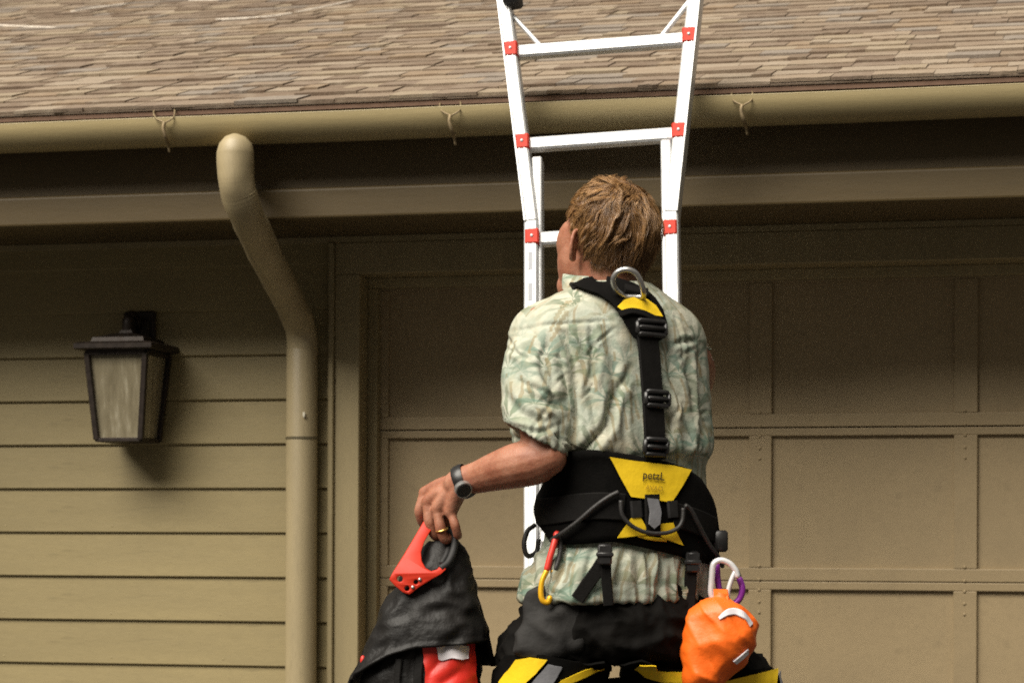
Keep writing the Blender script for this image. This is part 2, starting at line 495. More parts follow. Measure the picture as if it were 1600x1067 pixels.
# downspout
path = [(368, 238, -.755, .0575), (368, 262, -.755, .0575), (369, 282, -.752, .0575), (372, 300, -.74, .0572), (378, 318, -.715, .0565), (388, 342, -.655, .0555), (412, 392, -.49, .0545), (440, 448, -.30, .0535), (458, 484, -.18, .0525), (467, 508, -.115, .0522), (471, 530, -.088, .0520), (472, 552, -.082, .0515)]
pp = spline([(*at_y(a, b, c), r) for a, b, c, r in path], 8)
z0 = pp[0][2]
pts = [p[:3] for p in pp]; rad = [p[3] for p in pp]
for k in range(len(rad)):
    if 14 <= k <= 38: rad[k] += .0009 * (1 if k % 2 else -1) * math.sin((k - 14) / 24 * math.pi)
bm = bm_add(bmesh.new(), tube(pts, rad, 28, round_ends=True))
for v in bm.verts: v.co += Vector((noise.noise(v.co * 14), noise.noise(v.co * 14 + Vector((5, 0, 0))), 0)) * .0040
bm_add(bm, tube([at_y(368, 246, -.755), at_y(368, 243, -.64)], .050, 16))
spx = at_y(472, 552, -.082)
bm_add(bm, tube([(spx.x, spx.y, spx.z + .02), (spx.x, spx.y, spx.z + .012), (spx.x, spx.y, 1.0), (spx.x, spx.y, .10)], [.0500, .0532, .0530, .0530], 24))
bmesh.ops.recalc_face_normals(bm, faces=bm.faces[:])
spout = obj('downspout', bm, M_spout, house, True, 45)
zs = at_y(472, 684, -.1).z
obj('strap', tube([(spx.x, spx.y, zs - .004), (spx.x, spx.y, zs + .004)], .0550, 24), simple('strap_metal', (.11, .09, .05), .5), spout, True, 40)
c = at_y(475, 648, -.134)
obj('paint_chip', ball(c, (.005, .003, .011), 8, 5), simple('bare_primer', (.65, .60, .48), .6), spout, True)
# roof
PH = R(18.4); EY, EZ = -.668, ZL + .036
du = Vector((0, math.cos(PH), math.sin(PH))); dn = Vector((0, -math.sin(PH), math.cos(PH)))
E0 = Vector((0, EY, EZ))
RL = (3.5 - EY) / math.cos(PH)
bm = bmesh.new()
v = [Vector((x, 0, 0)) + E0 + du * t + dn * h for x in (XL - .3, XR + .3) for t in (.03, RL) for h in (-.03, -.002)]
rd = E0 + du * RL
prof = [E0 + du * .03 - dn * .03, E0 + du * .03 - dn * .002, rd - dn * .002, Vector((0, 2 * rd.y - EY, EZ)), Vector((0, 2 * rd.y - EY, EZ - .03)), rd - Vector((0, 0, .04))]
roof = obj('roof', loft([[p + Vector((x, 0, 0)) for p in prof] for x in (XL - .3, XR + .3)]), simple('roof_felt', (.06, .045, .035), .95), house)
obj('drip_edge', loft([[Vector((x, 0, 0)) + E0 + du * a + dn * b for a, b in ((.0, -.004), (.06, -.004), (.06, -.0065), (.003, -.0065), (.003, -.0185), (0, -.0185))] for x in (XL - .3, XR + .3)]), simple('drip_metal', (.30, .19, .14), .5), roof)
EX = .127
def tab_mesh(w, seed, L=EX + .035):
    r = random.Random(seed)
    tp = r.uniform(-.004, .005)
    h = r.uniform(.0065, .0105)
    n = 4
    top, bot = [], []
    vs = []; fs = []
    for k in range(n + 1):
        f = k / n - .5
        e = r.uniform(-.003, .003); lift = r.uniform(0, .0022)
        vs += [(w * f, e, h + lift), (w * f, e - .0005, -.001 + lift * .5), ((w + tp) * f, L, .0025)]
    for k in range(n):
        a = 3 * k; b = a + 3
        fs += [(a, b, b + 2, a + 2), (a + 1, b + 1, b, a)]
    fs += [(1, 0, 2), (3 * n, 3 * n + 1, 3 * n + 2)]
    me = bpy.data.meshes.new('shingle'); me.from_pydata(vs, [], fs); me.materials.append(M_shingle)
    return me
widths = [.06, .08, .10, .12, .14, .16, .18, .21]
tabs = [tab_mesh(w, i * 3 + j) for i, w in enumerate(widths) for j in range(3)]
tabw = [w for w in widths for j in range(3)]
rest_v, rest_f = [], []
count = 0
rr = random.Random(5)
RotM = Matrix(((1, 0, 0), (0, du.y, dn.y), (0, du.z, dn.z)))
vis = []
for row in range(0, 34):
    y = EY + row * EX * math.cos(PH)
    xa = at_y(-60, 100, y).x; xb = at_y(1660, 100, y).x
    x = xa - rr.uniform(0, .2) - (.0 if row < 16 else .0)
    x_end = xb
    # base course under the tabs
    b0 = E0 + du * (row * EX - .004)
    x = xa - 1.0 - rr.uniform(0, .3)
    while x < xb + 1.0:
        i = rr.randrange(len(tabs)); w = tabw[i]
        loc = Vector((x + w / 2, 0, 0)) + E0 + du * (row * EX + rr.uniform(-.004, .004)) + dn * (.0035 + rr.choice((0, .001, .003, .0045)))
        inview = xa < x + w and x < xb
        if inview and count < 300 and row < 12:
            o = inst('shingle', tabs[i], loc, roof, (PH, 0, R(rr.uniform(-.5, .5)))); count += 1
        else:
            n0 = len(rest_v)
            for q in tabs[i].vertices: rest_v.append(loc + RotM @ q.co)
            rest_f += [tuple(n0 + a for a in p.vertices) for p in tabs[i].polygons]
        x += w + rr.choice((.0005, .0005, .001, .002))
    n0 = len(rest_v)
    for xx in (xa - 1.3, xb + 1.3):
        for a, b in ((-.003, .0045), (-.003, -.001), (EX + .03, .002)):
            rest_v.append(Vector((xx, 0, 0)) + E0 + du * (row * EX + a) + dn * b)
    rest_f += [(n0, n0 + 3, n0 + 5, n0 + 2), (n0 + 1, n0 + 4, n0 + 3, n0)]
sf = obj('shingle_courses', (rest_v, rest_f), M_shingle, roof); tag(sf, kind='stuff')
# a few fallen twigs on the roof
M_twig = simple('bleached_twig', (.55, .49, .42), .8, .2, 40)
def on_roof(px, py):
    r = ray(px, py); n = dn; t = (E0 - CAM).dot(n) / r.dot(n); return CAM + r * t + n * .014
for k, pl in enumerate([[(-20, 44), (30, 47), (88, 49)], [(112, 24), (150, 18), (202, 11)], [(338, 37), (430, 31), (520, 14), (566, 3)], [(296, 6), (360, 5), (398, -1)]]):
    o = obj('twig', tube(spline([on_roof(*p) for p in pl], 5), [.0055] * (5 * (len(pl) - 1)) + [.003], 6), M_twig, None, True)
    tag(o, ['bleached twig lying on the roof at the far left edge', 'short bleached twig on the shingles above the lantern', 'longest bleached twig, curved, on the shingles above the downspout', 'thin bleached twig at the top edge of the roof'][k], 'twig', 'twigs fallen on the roof')

# ---------------------------------------------------------------- wall lantern
FR, FL = at_y(229, 549, -.255), at_y(131, 547, -.255)
wt = (FR.x - FL.x) / 2; cx = (FR.x + FL.x) / 2; cy = -.255 + wt
BR, BL = at_y(226.5, 688, -.232), at_y(151, 686, -.232)
wb = (BR.x - BL.x) / 2; zt, zb = FR.z, BR.z
lan = empty('wall_lantern', (cx, -.02, zt), 'dark bronze lantern with tapered cloudy glass panes hanging on the siding', 'lantern')
def sq(h, z, dy=0): return [Vector((cx - h, cy - h, z)), Vector((cx + h, cy - h, z)), Vector((cx + h, cy + h, z)), Vector((cx - h, cy + h, z))]
bm = bmesh.new()
T, B = sq(wt - .008, zt), sq(wb - .008, zb + .004)
for i in range(4): bm_add(bm, bar(B[i], T[i], .019, .019, .002, up=(0, 1, 0)))
for i in range(4):
    j = (i + 1) % 4
    bm_add(bm, bar(B[i], B[j], .014, .014, .002)); bm_add(bm, bar(T[i], T[j], .018, .018, .002))
bm_box((cx - wb + .01, cy - wb + .01, zb - .001), (cx + wb - .01, cy + wb - .01, zb + .004), 0, bm)
obj('frame', bm, M_dark, lan)
zc = zt + .008
cap = [(wt + .020, zc), (wt + .027, zc + .005), (wt + .027, zc + .020), (wt + .018, zc + .026), (wt - .018, zc + .031), (wt - .022, zc + .045), (wt - .040, zc + .050), (.045, zc + .060), (.024, zc + .064), (.020, zc + .075)]
obj('roof_cap', loft([sq(h, z) for h, z in cap]), M_dark, lan, True, 30)
def glass_mat():
    t = NT('seeded_glass'); co = t.coord('Object', (30, 30, 4))
    nz = t.noise(co, 1.6, 5, .65)
    t.i(t.b, 'Base Color', t.ramp(nz, [(.35, (.22, .185, .115)), (.58, (.32, .275, .18)), (.78, (.58, .53, .40))]))
    t.b.inputs['Roughness'].default_value = .28; t.b.inputs['Transmission Weight'].default_value = .28
    t.i(t.b, 'Normal', t.bump(nz, .35, .003))
    return t.m
M_glass = glass_mat()
for i in range(4):
    j = (i + 1) % 4
    a, b, c, d = [p + (Vector((cx, cy, p.z)) - p) * .06 for p in (B[i], B[j], T[j], T[i])]
    n = (b - a).cross(d - a).normalized() * -.004
    obj('glass_pane', loft([[a, b, c, d], [p + n for p in (a, b, c, d)]]), M_glass, lan)
zp = zc + .03
obj('arm', tube(spline([(cx, cy, zc + .07), (cx, cy, zc + .105), (cx, cy + .02, zc + .128), (cx, cy + .06, zc + .128), (cx, -.06, zc + .10), (cx, -.035, zc + .06)], 6), [.021] * 8 + [.016] * 17 + [.013] * 6, 10), M_dark, lan, True)
bm = bm_box((cx - .058, -.045, zp - .12), (cx + .058, -.0275, zp + .12), .006)
bm_box((cx - .04, -.055, zp - .09), (cx + .04, -.0452, zp + .09), .004, bm)
obj('wall_plate', bm, M_dark, lan)
obj('candle_bulb', tube([(cx, cy, zb + .01), (cx, cy, zb + .08), (cx, cy, zb + .10), (cx, cy, zb + .13), (cx, cy, zb + .15)], [.014, .014, .018, .015, .004], 10), simple('frosted_bulb', (.7, .66, .55), .4), lan, True)
# ---------------------------------------------------------------- ladder leaning on the gutter
def proj(p):
    d = Vector(p) - CAM; z = d.dot(FWD)
    return 800 + FPX * d.dot(RGT) / z, HORZ - FPX * d.dot(UPV) / z
def alu_mat():
    t = NT('aluminium'); co = t.coord('Object', (8, 8, 1))
    nz = t.noise(co, 12, 4); sc = t.noise(co, 60, 3)
    t.i(t.b, 'Base Color', t.ramp(nz, [(.3, (.58, .585, .59)), (.7, (.78, .785, .79))]))
    t.b.inputs['Metallic'].default_value = .35
    t.i(t.b, 'Roughness', t.math('MULTIPLY_ADD', sc, .3, .3))
    t.i(t.b, 'Normal', t.bump(sc, .12, .002))
    return t.m
M_alu = alu_mat()
M_black = simple('black_rubber', (.018, .017, .017), .7, .3, 40, .2)
M_decal = simple('grey_decal', (.36, .37, .40), .5, .1, 80)
LB, LEAN, LTILT = R(-3), R(76), .047
le = Vector((math.cos(LB), -math.sin(LB), 0)); lnh = Vector((math.sin(LB), math.cos(LB), 0))
ll = lnh * math.cos(LEAN) + Vector((0, 0, 1)) * math.sin(LEAN)
ln_ = ll.cross(le) * -1                                    # faces the viewer
if ln_.y > 0: ln_ = -ln_
ll, le = ll * math.cos(LTILT) - le * math.sin(LTILT), le * math.cos(LTILT) + ll * math.sin(LTILT)
LC = at_y(939.5, 180, -.835)
def lp(t, e=0.0, n=0.0): return LC + ll * t + le * e + ln_ * n
def t_at(py):
    a, b = -4.0, 2.0
    for _ in range(50):
        m_ = (a + b) / 2
        if proj(lp(m_))[1] > py: a = m_
        else: b = m_
    return (a + b) / 2
tk = t_at(345); t_top = t_at(-70); t_bot = -(LC.z) / ll.z
HS = .2080
def hw(t): return HS if t < tk else HS + (t - tk) * (.2915 - HS) / (t_at(0) - tk)
T_ = lp(t_bot)
ladder = empty('ladder', (T_.x, T_.y, 0), 'silver aluminium ladder with red rung locks leaning on the gutter', 'ladder')
def rail(t0, t1, e0, e1, w, d, n, name='rail'):
    return obj(name, bar(lp(t0, e0, n), lp(t1, e1, n), w, d, .004, up=ln_), M_alu, ladder)
for s in (-1, 1):
    bm = bar(lp(tk, s * HS), lp(t_top, s * hw(t_top)), .040, .072, .005, up=ln_)
    bm_add(bm, bar(lp(tk - 1.5, s * HS), lp(tk + .004, s * HS), .040, .072, .005, up=ln_))
    # rolled channel lips
    bm_add(bm, bar(lp(tk, s * (HS + .0165), .039), lp(t_top, s * (hw(t_top) + .0165), .039), .006, .006, .001, up=ln_))
    for e_ in (-.0075, .0075):
        bm_add(bm, bar(lp(tk + .01, s * HS + e_, .0365), lp(t_top, s * hw(t_top) + e_, .0365), .0035, .003, .0008, up=ln_))
        bm_add(bm, bar(lp(tk - 1.5, s * HS + e_, .0365), lp(tk - .01, s * HS + e_, .0365), .0035, .003, .0008, up=ln_))
    obj('outer_rail', bm, M_alu, ladder)
    ti = t_at(241 if s < 0 else 229)
    bm = bar(lp(t_bot + .25, s * .193, -.008), lp(ti, s * .193, -.008), .030, .052, .004, up=ln_)
    obj('inner_rail', bm, M_alu, ladder)
    bm = bar(lp(t_bot + 1.35, s * HS, -.004), lp(t_bot + .75, s * HS, -.004), .040, .070, .004, up=ln_)
    bm_add(bm, bar(lp(t_bot + .753, s * HS, -.004), lp(t_bot + .05, s * .330, -.004), .040, .070, .004, up=ln_))
    obj('base_rail', bm, M_alu, ladder)
    obj('rubber_foot', bar(lp(t_bot + .052, s * .330, -.004), lp(t_bot + .012, s * .334, -.004), .05, .085, .006, up=ln_), M_black, ladder)
obj('rubber_foot', bar(lp(t_at(6), -hw(t_at(6)) + .028, .03), lp(t_at(-40), -hw(t_at(-40)) + .03, .03), .055, .07, .008, up=ln_), M_black, ladder)
t2 = t_at(219.5); SP = .303
rungs = [t2 + SP * .985, t2, t2 - SP, t2 - 2 * SP, t2 - 3 * SP]
k = 0
t = t2 + SP
ts = []
while t > t_bot + .2:
    ts.append(t); t -= SP
for t in ts:
    outer = t > tk - 1.5 or t < t_bot + 1.3
    h = hw(t) if t > tk - 1.5 else (HS if t > t_bot + .75 else HS + (t_bot + .75 - t) * .15)
    ru = obj('rung', bar(lp(t, -h + .01), lp(t, h - .01), .036, .040, .006, up=ll), M_alu, ladder)
    for s in (-1, 1):
        obj('grip_ridge', bar(lp(t - .004, -h + .05, .017), lp(t - .004, h - .05, .017), .004, .003, 0, up=ll), M_alu, ru) if s > 0 else None
        if t < tk - .5: continue
        bm = bar(lp(t - .024, s * (h - .004), .0235), lp(t + .024, s * (h - .004), .0235), .041, .032, .004, up=ln_)
        lk = obj('rung_lock', bm, M_red, ladder)
        obj('rivet', ball(lp(t, s * (h - .004), .0400), (.005, .003, .005), 8, 6), M_alu, lk, True)
    if t > t2 + .1:
        for s in (-1, 1):
            a = lp(t + .010, s * (h - .095), 0); b = lp(t + .125, s * (hw(t + .125) - .018), 0)
            obj('brace', bar(a, b, .012, .020, .003, up=ln_), M_alu, ladder)
for py in (407, 456):
    ta = t_at(py)
    obj('decal', bar(lp(ta - .027, -HS, .0370), lp(ta + .027, -HS, .0370), .019, .0012, 0, up=ln_), M_decal, ladder)
# ---------------------------------------------------------------- the man on the drive
# local frame: x to the right, y away from the viewer, z up, feet on the ground
PD = 4.34
PXC = 160 * PD / FPX
PB = CAM + FWD * PD + RGT0 * PXC; PB.z = 0
cR, sR = math.cos(ROLL), math.sin(ROLL)
def L(px, py, y=0.0):
    dx, dy = (px - 800) / FPX, (HORZ - py) / FPX
    d = PD + y
    return Vector(((dx * cR - dy * sR) * d - PXC, y, CAM.z + (dx * sR + dy * cR) * d))
def LW(p): return PB + RGT0 * p[0] + FWD * p[1] + UP0 * p[2]
LWM = np.array([[RGT0[i], FWD[i], UP0[i]] for i in range(3)])
def topx(co):
    d = PD + co[:, 1]; a = (co[:, 0] + PXC) / d; b = (co[:, 2] - CAM.z) / d
    return 800 + FPX * (a * cR + b * sR), HORZ - FPX * (b * cR - a * sR)
def lobj(name, geo, m, parent, smooth=True, angle=None):
    """geometry in the man's local frame"""
    if isinstance(geo, bpy.types.Mesh): me = geo
    elif isinstance(geo, tuple):
        bmx = bm_add(bmesh.new(), geo); bmesh.ops.recalc_face_normals(bmx, faces=bmx.faces[:])
        me = bpy.data.meshes.new(name); bmx.to_mesh(me); bmx.free()
    else:
        bmesh.ops.recalc_face_normals(geo, faces=geo.faces[:])
        me = bpy.data.meshes.new(name); geo.to_mesh(me); geo.free()
    set_co(me, get_co(me) @ LWM.T + np.array(PB))
    return obj(name, me, m, parent, smooth, angle)
def bvh_of(me):
    return BVHTree.FromPolygons([v.co.copy() for v in me.vertices], [tuple(p.vertices) for p in me.polygons])
CL = Vector((-PXC, -PD, CAM.z))
def hit(px, py, bvh, off=.0):
    p = L(px, py, 0); d = (p - CL).normalized()
    loc, nrm, _, _ = bvh.ray_cast(CL, d)
    if loc is None:
        loc, nrm, _, _ = bvh.find_nearest(p)
    if nrm.dot(d) > 0: nrm = -nrm
    return loc + nrm * off, nrm
def smooth_pts(P, it=3):
    P = [Vector(p) for p in P]
    for _ in range(it):
        P = [P[0]] + [(P[i - 1] + P[i] * 2 + P[i + 1]) / 4 for i in range(1, len(P) - 1)] + [P[-1]]
    return P
def strap(pxs, bvh, w, t=.003, off=.006, per=6, it=3):
    q = [hit(a, b, bvh, off) for a, b in spline(pxs, per)]
    return ribbon(smooth_pts([p for p, _ in q], it), [tuple(n) for n in smooth_pts([n for _, n in q], 4)], w, t)
def cordage(pxs, bvh, r, off=.008, per=6):
    return tube(smooth_pts([hit(a, b, bvh, off)[0] for a, b in spline(pxs, per)], 2), r, 8)
def patch(poly, bvh, off, thick=.003, size=.010, smooth=2):
    """a panel whose outline is given in picture coordinates, laid on a body"""
    bm = bmesh.new()
    vs = [bm.verts.new((a, b, 0)) for a, b in poly]
    bm.faces.new(vs)
    bmesh.ops.triangulate(bm, faces=bm.faces[:])
    lim = size * 870
    for _ in range(6):
        es = [e for e in bm.edges if e.calc_length() > lim]
        if not es: break
        bmesh.ops.subdivide_edges(bm, edges=es, cuts=1)
        bmesh.ops.triangulate(bm, faces=bm.faces[:])
    for v in bm.verts:
        v.co = hit(v.co.x, v.co.y, bvh, off)[0]
    bmesh.ops.smooth_vert(bm, verts=[v for v in bm.verts if not v.is_boundary], factor=.5, use_axis_x=True, use_axis_y=True, use_axis_z=True)
    bmesh.ops.recalc_face_normals(bm, faces=bm.faces[:])
    bm.normal_update()
    if sum(f.normal.y * f.calc_area() for f in bm.faces) > 0: bmesh.ops.reverse_faces(bm, faces=bm.faces[:])
    top = bm.faces[:]
    r = bmesh.ops.extrude_face_region(bm, geom=top)
    nv = [e for e in r['geom'] if isinstance(e, bmesh.types.BMVert)]
    bm.normal_update()
    off_ = {v: v.normal.copy() for v in nv}
    for v in nv: v.co += Vector((0, -thick, 0)) * .6 + off_[v] * (thick * .4 if off_[v].y < 0 else -thick * .4)
    bmesh.ops.delete(bm, geom=[f for f in top if f.is_valid], context='FACES_ONLY')
    return bm

# --- materials
def skin_mat():
    t = NT('skin'); co = t.coord('Object')
    a = t.noise(co, 22, 4, .6); b = t.noise(co, 220, 3, .6)
    c = t.ramp(a, [(.3, (.235, .080, .042)), (.5, (.330, .135, .078)), (.72, (.410, .195, .125))])
    c = t.mix(t.math('MULTIPLY', t.ramp(t.noise(co, 75, 4, .7), [(.48, 0), (.68, 1)]), .28), c, (.24, .075, .045))
    c = t.mix(t.math('MULTIPLY', t.ramp(t.noise(co, 9, 3, .6), [(.5, 0), (.7, 1)]), .4), c, (.44, .225, .16))
    t.i(t.b, 'Base Color', c); t.b.inputs['Roughness'].default_value = .55
    t.b.inputs['Subsurface Weight'].default_value = .12; t.b.inputs['Subsurface Radius'].default_value = (1, .35, .18); t.b.inputs['Subsurface Scale'].default_value = .008
    t.i(t.b, 'Normal', t.bump(b, .45, .0015, t.bump(t.noise(t.coord('Object', (60, 60, 60)), 1, 3), .12, .003)))
    return t.m
def shirt_mat():
    t = NT('palm_print_cotton')
    at = t.n('Attribute', _attribute_name='uvp').outputs['Vector']
    nzv = t.n('TexNoise', Scale=16.0, Detail=2.0); t.set(nzv.inputs['Vector'], at)
    wob = t.n('VectorMath', _operation='MULTIPLY_ADD'); t.set(wob.inputs[0], nzv.outputs['Color']); wob.inputs[1].default_value = (.030, .030, 0); t.set(wob.inputs[2], at)
    p = wob.outputs[0]
    base = t.mix(t.ramp(t.noise(at, 9, 4, .6), [(.38, 0), (.62, 1)]), (.55, .53, .43), (.48, .51, .43))
    base = t.mix(t.math('MULTIPLY', t.ramp(t.noise(at, 21, 3, .6), [(.52, 0), (.66, 1)]), .40), base, (.43, .37, .25))
    cols = [((.135, .185, .110), (.10, .145, .095)), ((.17, .265, .215), (.13, .205, .165)), ((.28, .24, .14), (.14, .18, .10))]
    for k, (sc, R_, n, off) in enumerate([(9.2, .062, 7, (.13, .31, 0)), (11.5, .050, 9, (.47, .05, 0)), (8.0, .052, 6, (.71, .63, 0)), (13.0, .044, 8, (.27, .83, 0)), (10.0, .055, 5, (.93, .13, 0))]):
        q = t.n('VectorMath', _operation='ADD'); t.set(q.inputs[0], p); q.inputs[1].default_value = off
        vo = t.n('TexVoronoi', Scale=sc, Randomness=.85); vo.voronoi_dimensions = '2D'; t.set(vo.inputs['Vector'], q.outputs[0])
        d = t.n('VectorMath', _operation='SUBTRACT'); t.set(d.inputs[0], q.outputs[0]); t.set(d.inputs[1], vo.outputs['Position'])
        sx = t.n('SeparateXYZ'); t.set(sx.inputs[0], d.outputs[0])
        r = t.n('VectorMath', _operation='LENGTH'); t.set(r.inputs[0], d.outputs[0]); r = r.outputs['Value']
        sc_ = t.n('SeparateColor'); t.set(sc_.inputs[0], vo.outputs['Color']); rnd = sc_.outputs[0]
        ang = t.math('ARCTAN2', sx.outputs[1], sx.outputs[0])
        droop = t.math('MULTIPLY', t.math('MULTIPLY', r, 22), t.math('COSINE', ang))
        w = t.math('COSINE', t.math('ADD', t.math('MULTIPLY', t.math('ADD', ang, t.math('MULTIPLY', droop, .35)), n), t.math('MULTIPLY', rnd, 6.28)))
        leaf = t.ramp(t.math('ADD', w, t.math('MULTIPLY', t.noise(at, 150, 2), .9)), [(.52, 0), (.95, 1)])
        fade = t.math('SUBTRACT', 1, t.math('DIVIDE', r, R_), clamp=True)
        fade = t.math('MULTIPLY', t.math('POWER', fade, .35), t.ramp(sc_.outputs[1], [(.25, .25), (.6, 1)]))
        msk = t.math('MULTIPLY', leaf, fade)
        up_ = t.ramp(t.math('MULTIPLY_ADD', t.math('SINE', ang), .5, .5), [(.15, .15), (.55, 1)])
        base = t.mix(t.math('MULTIPLY', t.math('MULTIPLY', msk, up_), .76), base, t.mix(rnd, *cols[k % 3]))
        # trunks
        tx = t.math('ABSOLUTE', t.math('ADD', sx.outputs[0], t.math('MULTIPLY', t.math('SINE', t.math('MULTIPLY', sx.outputs[1], 30)), .006)))
        tr = t.math('MULTIPLY', t.math('LESS_THAN', tx, .0028), t.math('MULTIPLY', t.math('LESS_THAN', sx.outputs[1], -.006), t.math('GREATER_THAN', sx.outputs[1], -R_ * 1.35)))
        base = t.mix(t.math('MULTIPLY', tr, .6), base, (.30, .235, .13))
    base = t.mix(t.math('MULTIPLY', t.ramp(t.noise(at, 60, 4, .7), [(.55, 0), (.7, 1)]), .28), base, (.25, .33, .27))
    hv_ = t.n('HueSaturation', Value=.88, Saturation=1.05); t.set(hv_.inputs['Color'], base)
    t.i(t.b, 'Base Color', hv_.outputs[0]); t.b.inputs['Roughness'].default_value = .85; t.b.inputs['Specular IOR Level'].default_value = .15
    co = t.coord('Object')
    fine = t.noise(co, 45, 4, .6)
    wv = t.noise(co, 700, 2)
    t.i(t.b, 'Normal', t.bump(wv, .12, .001, t.bump(fine, .38, .006)))
    return t.m
M_skin = skin_mat(); M_shirt = shirt_mat()
M_trou = simple('black_trouser_cloth', (.0046, .0039, .0033), .8, .35, 25, .5, bscale=60, bdist=.004, spec=.10)
M_web = simple('black_webbing', (.0078, .0070, .0064), .7, .2, 90, .35, bscale=420, bdist=.0015, spec=.12)
M_pad = simple('black_mesh_padding', (.0042, .0038, .0034), .9, .3, 60, .5, bscale=300, bdist=.002, spec=.08)
M_plas = simple('black_plastic', (.016, .015, .015), .38, .2, 50, .05)
M_yel = simple('yellow_fabric', (.90, .60, .014), .55, .10, 26, .35, bscale=45, bdist=.003)
M_grey = simple('grey_reflective', (.20, .20, .215), .5, .12, 60, .2)
M_steel = simple('steel', (.52, .51, .50), .32, .12, 60, metal=.85)
M_white_alu = simple('polished_alloy', (.80, .79, .80), .35, .06, 60, metal=.3)
M_org = simple('orange_nylon', (.88, .140, .008), .5, .10, 14, .45, bscale=30, bdist=.006)
M_pale = simple('white_tape', (.74, .70, .74), .5, .05, 60, .1)
M_bag = simple('black_bag_fabric', (.0085, .0073, .0066), .55, .35, 18, .6, bscale=60, bdist=.004, spec=.30)
M_redc = simple('red_coated_fabric', (.60, .022, .012), .45, .12, 20, .4, bscale=40, bdist=.004)

man = empty('person', tuple(PB), 'man in palm print shirt seen from behind, looking up and carrying a bag', 'person')
TY = R(25)
tr_ = Vector((math.cos(TY), math.sin(TY), 0)); tf_ = Vector((-math.sin(TY), math.cos(TY), 0))
TOR = [(938, 958, .172, .128), (905, 962, .171, .126), (872, 972, .160, .117), (852, 978, .152, .110), (800, 979, .149, .108), (760, 978, .149, .108), (724, 972, .155, .113), (702, 962, .178, .128), (660, 954, .184, .130), (600, 950, .184, .127), (550, 949, .184, .122), (518, 950, .182, .117), (495, 950, .166, .109), (476, 952, .136, .097), (458, 956, .094, .080), (444, 957, .066, .066)]
def tring(py, px, a, b, n=40, e=2.35, k=1.0):
    c = L(px, py, 0); out = []
    for i in range(n):
        th = 2 * math.pi * i / n; cs, sn = math.cos(th), math.sin(th)
        out.append(c + tr_ * (k * a * math.copysign(abs(cs) ** (2 / e), cs)) + tf_ * (k * b * math.copysign(abs(sn) ** (2 / e), sn)))
    return out
TS = [tuple(p) for p in spline(TOR, 4)]
def tor_at(py):
    ys = [t[0] for t in TS][::-1]
    return tuple(np.interp(py, ys, [t[k] for t in TS][::-1]) for k in (1, 2, 3))
def sleeve_ring(px, py, y, A, B, tau, n=28, yt=0.0):
    c = L(px, py, y); tau = R(tau)
    ax = Vector((math.cos(tau), 0, -math.sin(tau))); ay = Vector((0, math.cos(R(yt)), math.sin(R(yt))))
    return [c + ax * (A * math.cos(2 * math.pi * i / n)) + ay * (B * math.sin(2 * math.pi * i / n)) for i in range(n)]
sl = [(905, 490, -.035, .045, .050, -42), (872, 502, -.055, .058, .062, -26), (853, 528, -.072, .064, .070, -10), (843, 565, -.083, .063, .071, 3), (840, 610, -.100, .0645, .072, 13), (839, 648, -.112, .0655, .073, 21), (838, 688, -.122, .0660, .073, 29)]
def sl_in(a): return (a[0], a[1], a[2], a[3] - .0075, a[4] - .0075, a[5])
rings = [sleeve_ring(*a, n=32) for a in [tuple(x) for x in spline(sl, 4)]]
inner = [sleeve_ring(*sl_in(a), n=32) for a in [tuple(x) for x in spline(sl[-3:], 4)][::-1]]
slR = [(1040, 505, .05, .05, .055, 30), (1064, 532, .07, .056, .06, 10), (1075, 562, .10, .053, .06, -8), (1079, 588, .14, .051, .058, -15), (1077, 606, .17, .049, .055, -20)]
ringsR = [sleeve_ring(*a, yt=-30) for a in [tuple(x) for x in spline(slR, 3)]]
shirt_base = union([loft([tring(*t) for t in TS]), loft(rings + inner), loft(ringsR)],   .0034, 5)
bvS = bvh_of(shirt_base)
# --- folds
co = get_co(shirt_base); no = get_no(shirt_base)
px, py = topx(co)
cxs = np.interp(py, [t[0] for t in TS][::-1], [t[1] for t in TS][::-1])
ctr = np.array([L(a, b, 0) for a, b in zip(np.interp(np.arange(430, 960), [t[0] for t in TS][::-1], [t[1] for t in TS][::-1]), np.arange(430, 960))])
cidx = np.clip(np.round(py).astype(int) - 430, 0, len(ctr) - 1)
rel = co - ctr[cidx]
ang = np.arctan2(rel @ np.array(tr_), -(rel @ np.array(tf_)))      # 0 at the spine, + to his right
u = ang * .165
slc = np.array([L(a[0], a[1], a[2]) for a in [tuple(x) for x in spline(sl, 6)]]); slr = np.array([x[4] for x in spline(sl, 6)])
dist = np.sqrt(((co[:, None, :] - slc[None, 4:, :]) ** 2).sum(2)); isl = dist.argmin(1); dmin = dist[np.arange(len(co)), isl]
sleeve = 1 - sstep(.066, .086, dmin)
sleeve = sleeve * (px < 912)
facing = sstep(.25, -.15, no[:, 1])
disp = np.zeros(len(co))
def ridged(x): return (1 - np.clip(np.abs(x) * 1.6, 0, 1)) ** 1.7 * 1.25
z = co[:, 2]
nw = fnoise(np.c_[u * 3, z * 3, np.zeros_like(u)])
n1 = fnoise(np.c_[u * 15 + nw * 1.3, z * 3.2 + 5, np.zeros_like(u)])
n2 = fnoise(np.c_[u * 34 + nw * 2.5 + z * 7, z * 7 + 9, np.zeros_like(u)])
n3 = fnoise(np.c_[co[:, 0] * 22 + co[:, 2] * 9, co[:, 2] * 22 - co[:, 0] * 9, co[:, 1] * 22])
n4 = fnoise(np.c_[co[:, 0] * 55, co[:, 2] * 55, co[:, 1] * 55 + 3])
yoke = sstep(498, 540, py); belt = sstep(700, 722, py) * (1 - sstep(850, 872, py))
tors = 1 - sleeve
A1 = .0042 * yoke * (1 - belt) * tors * (py < 860)
disp += A1 * (ridged(n1) - .55)
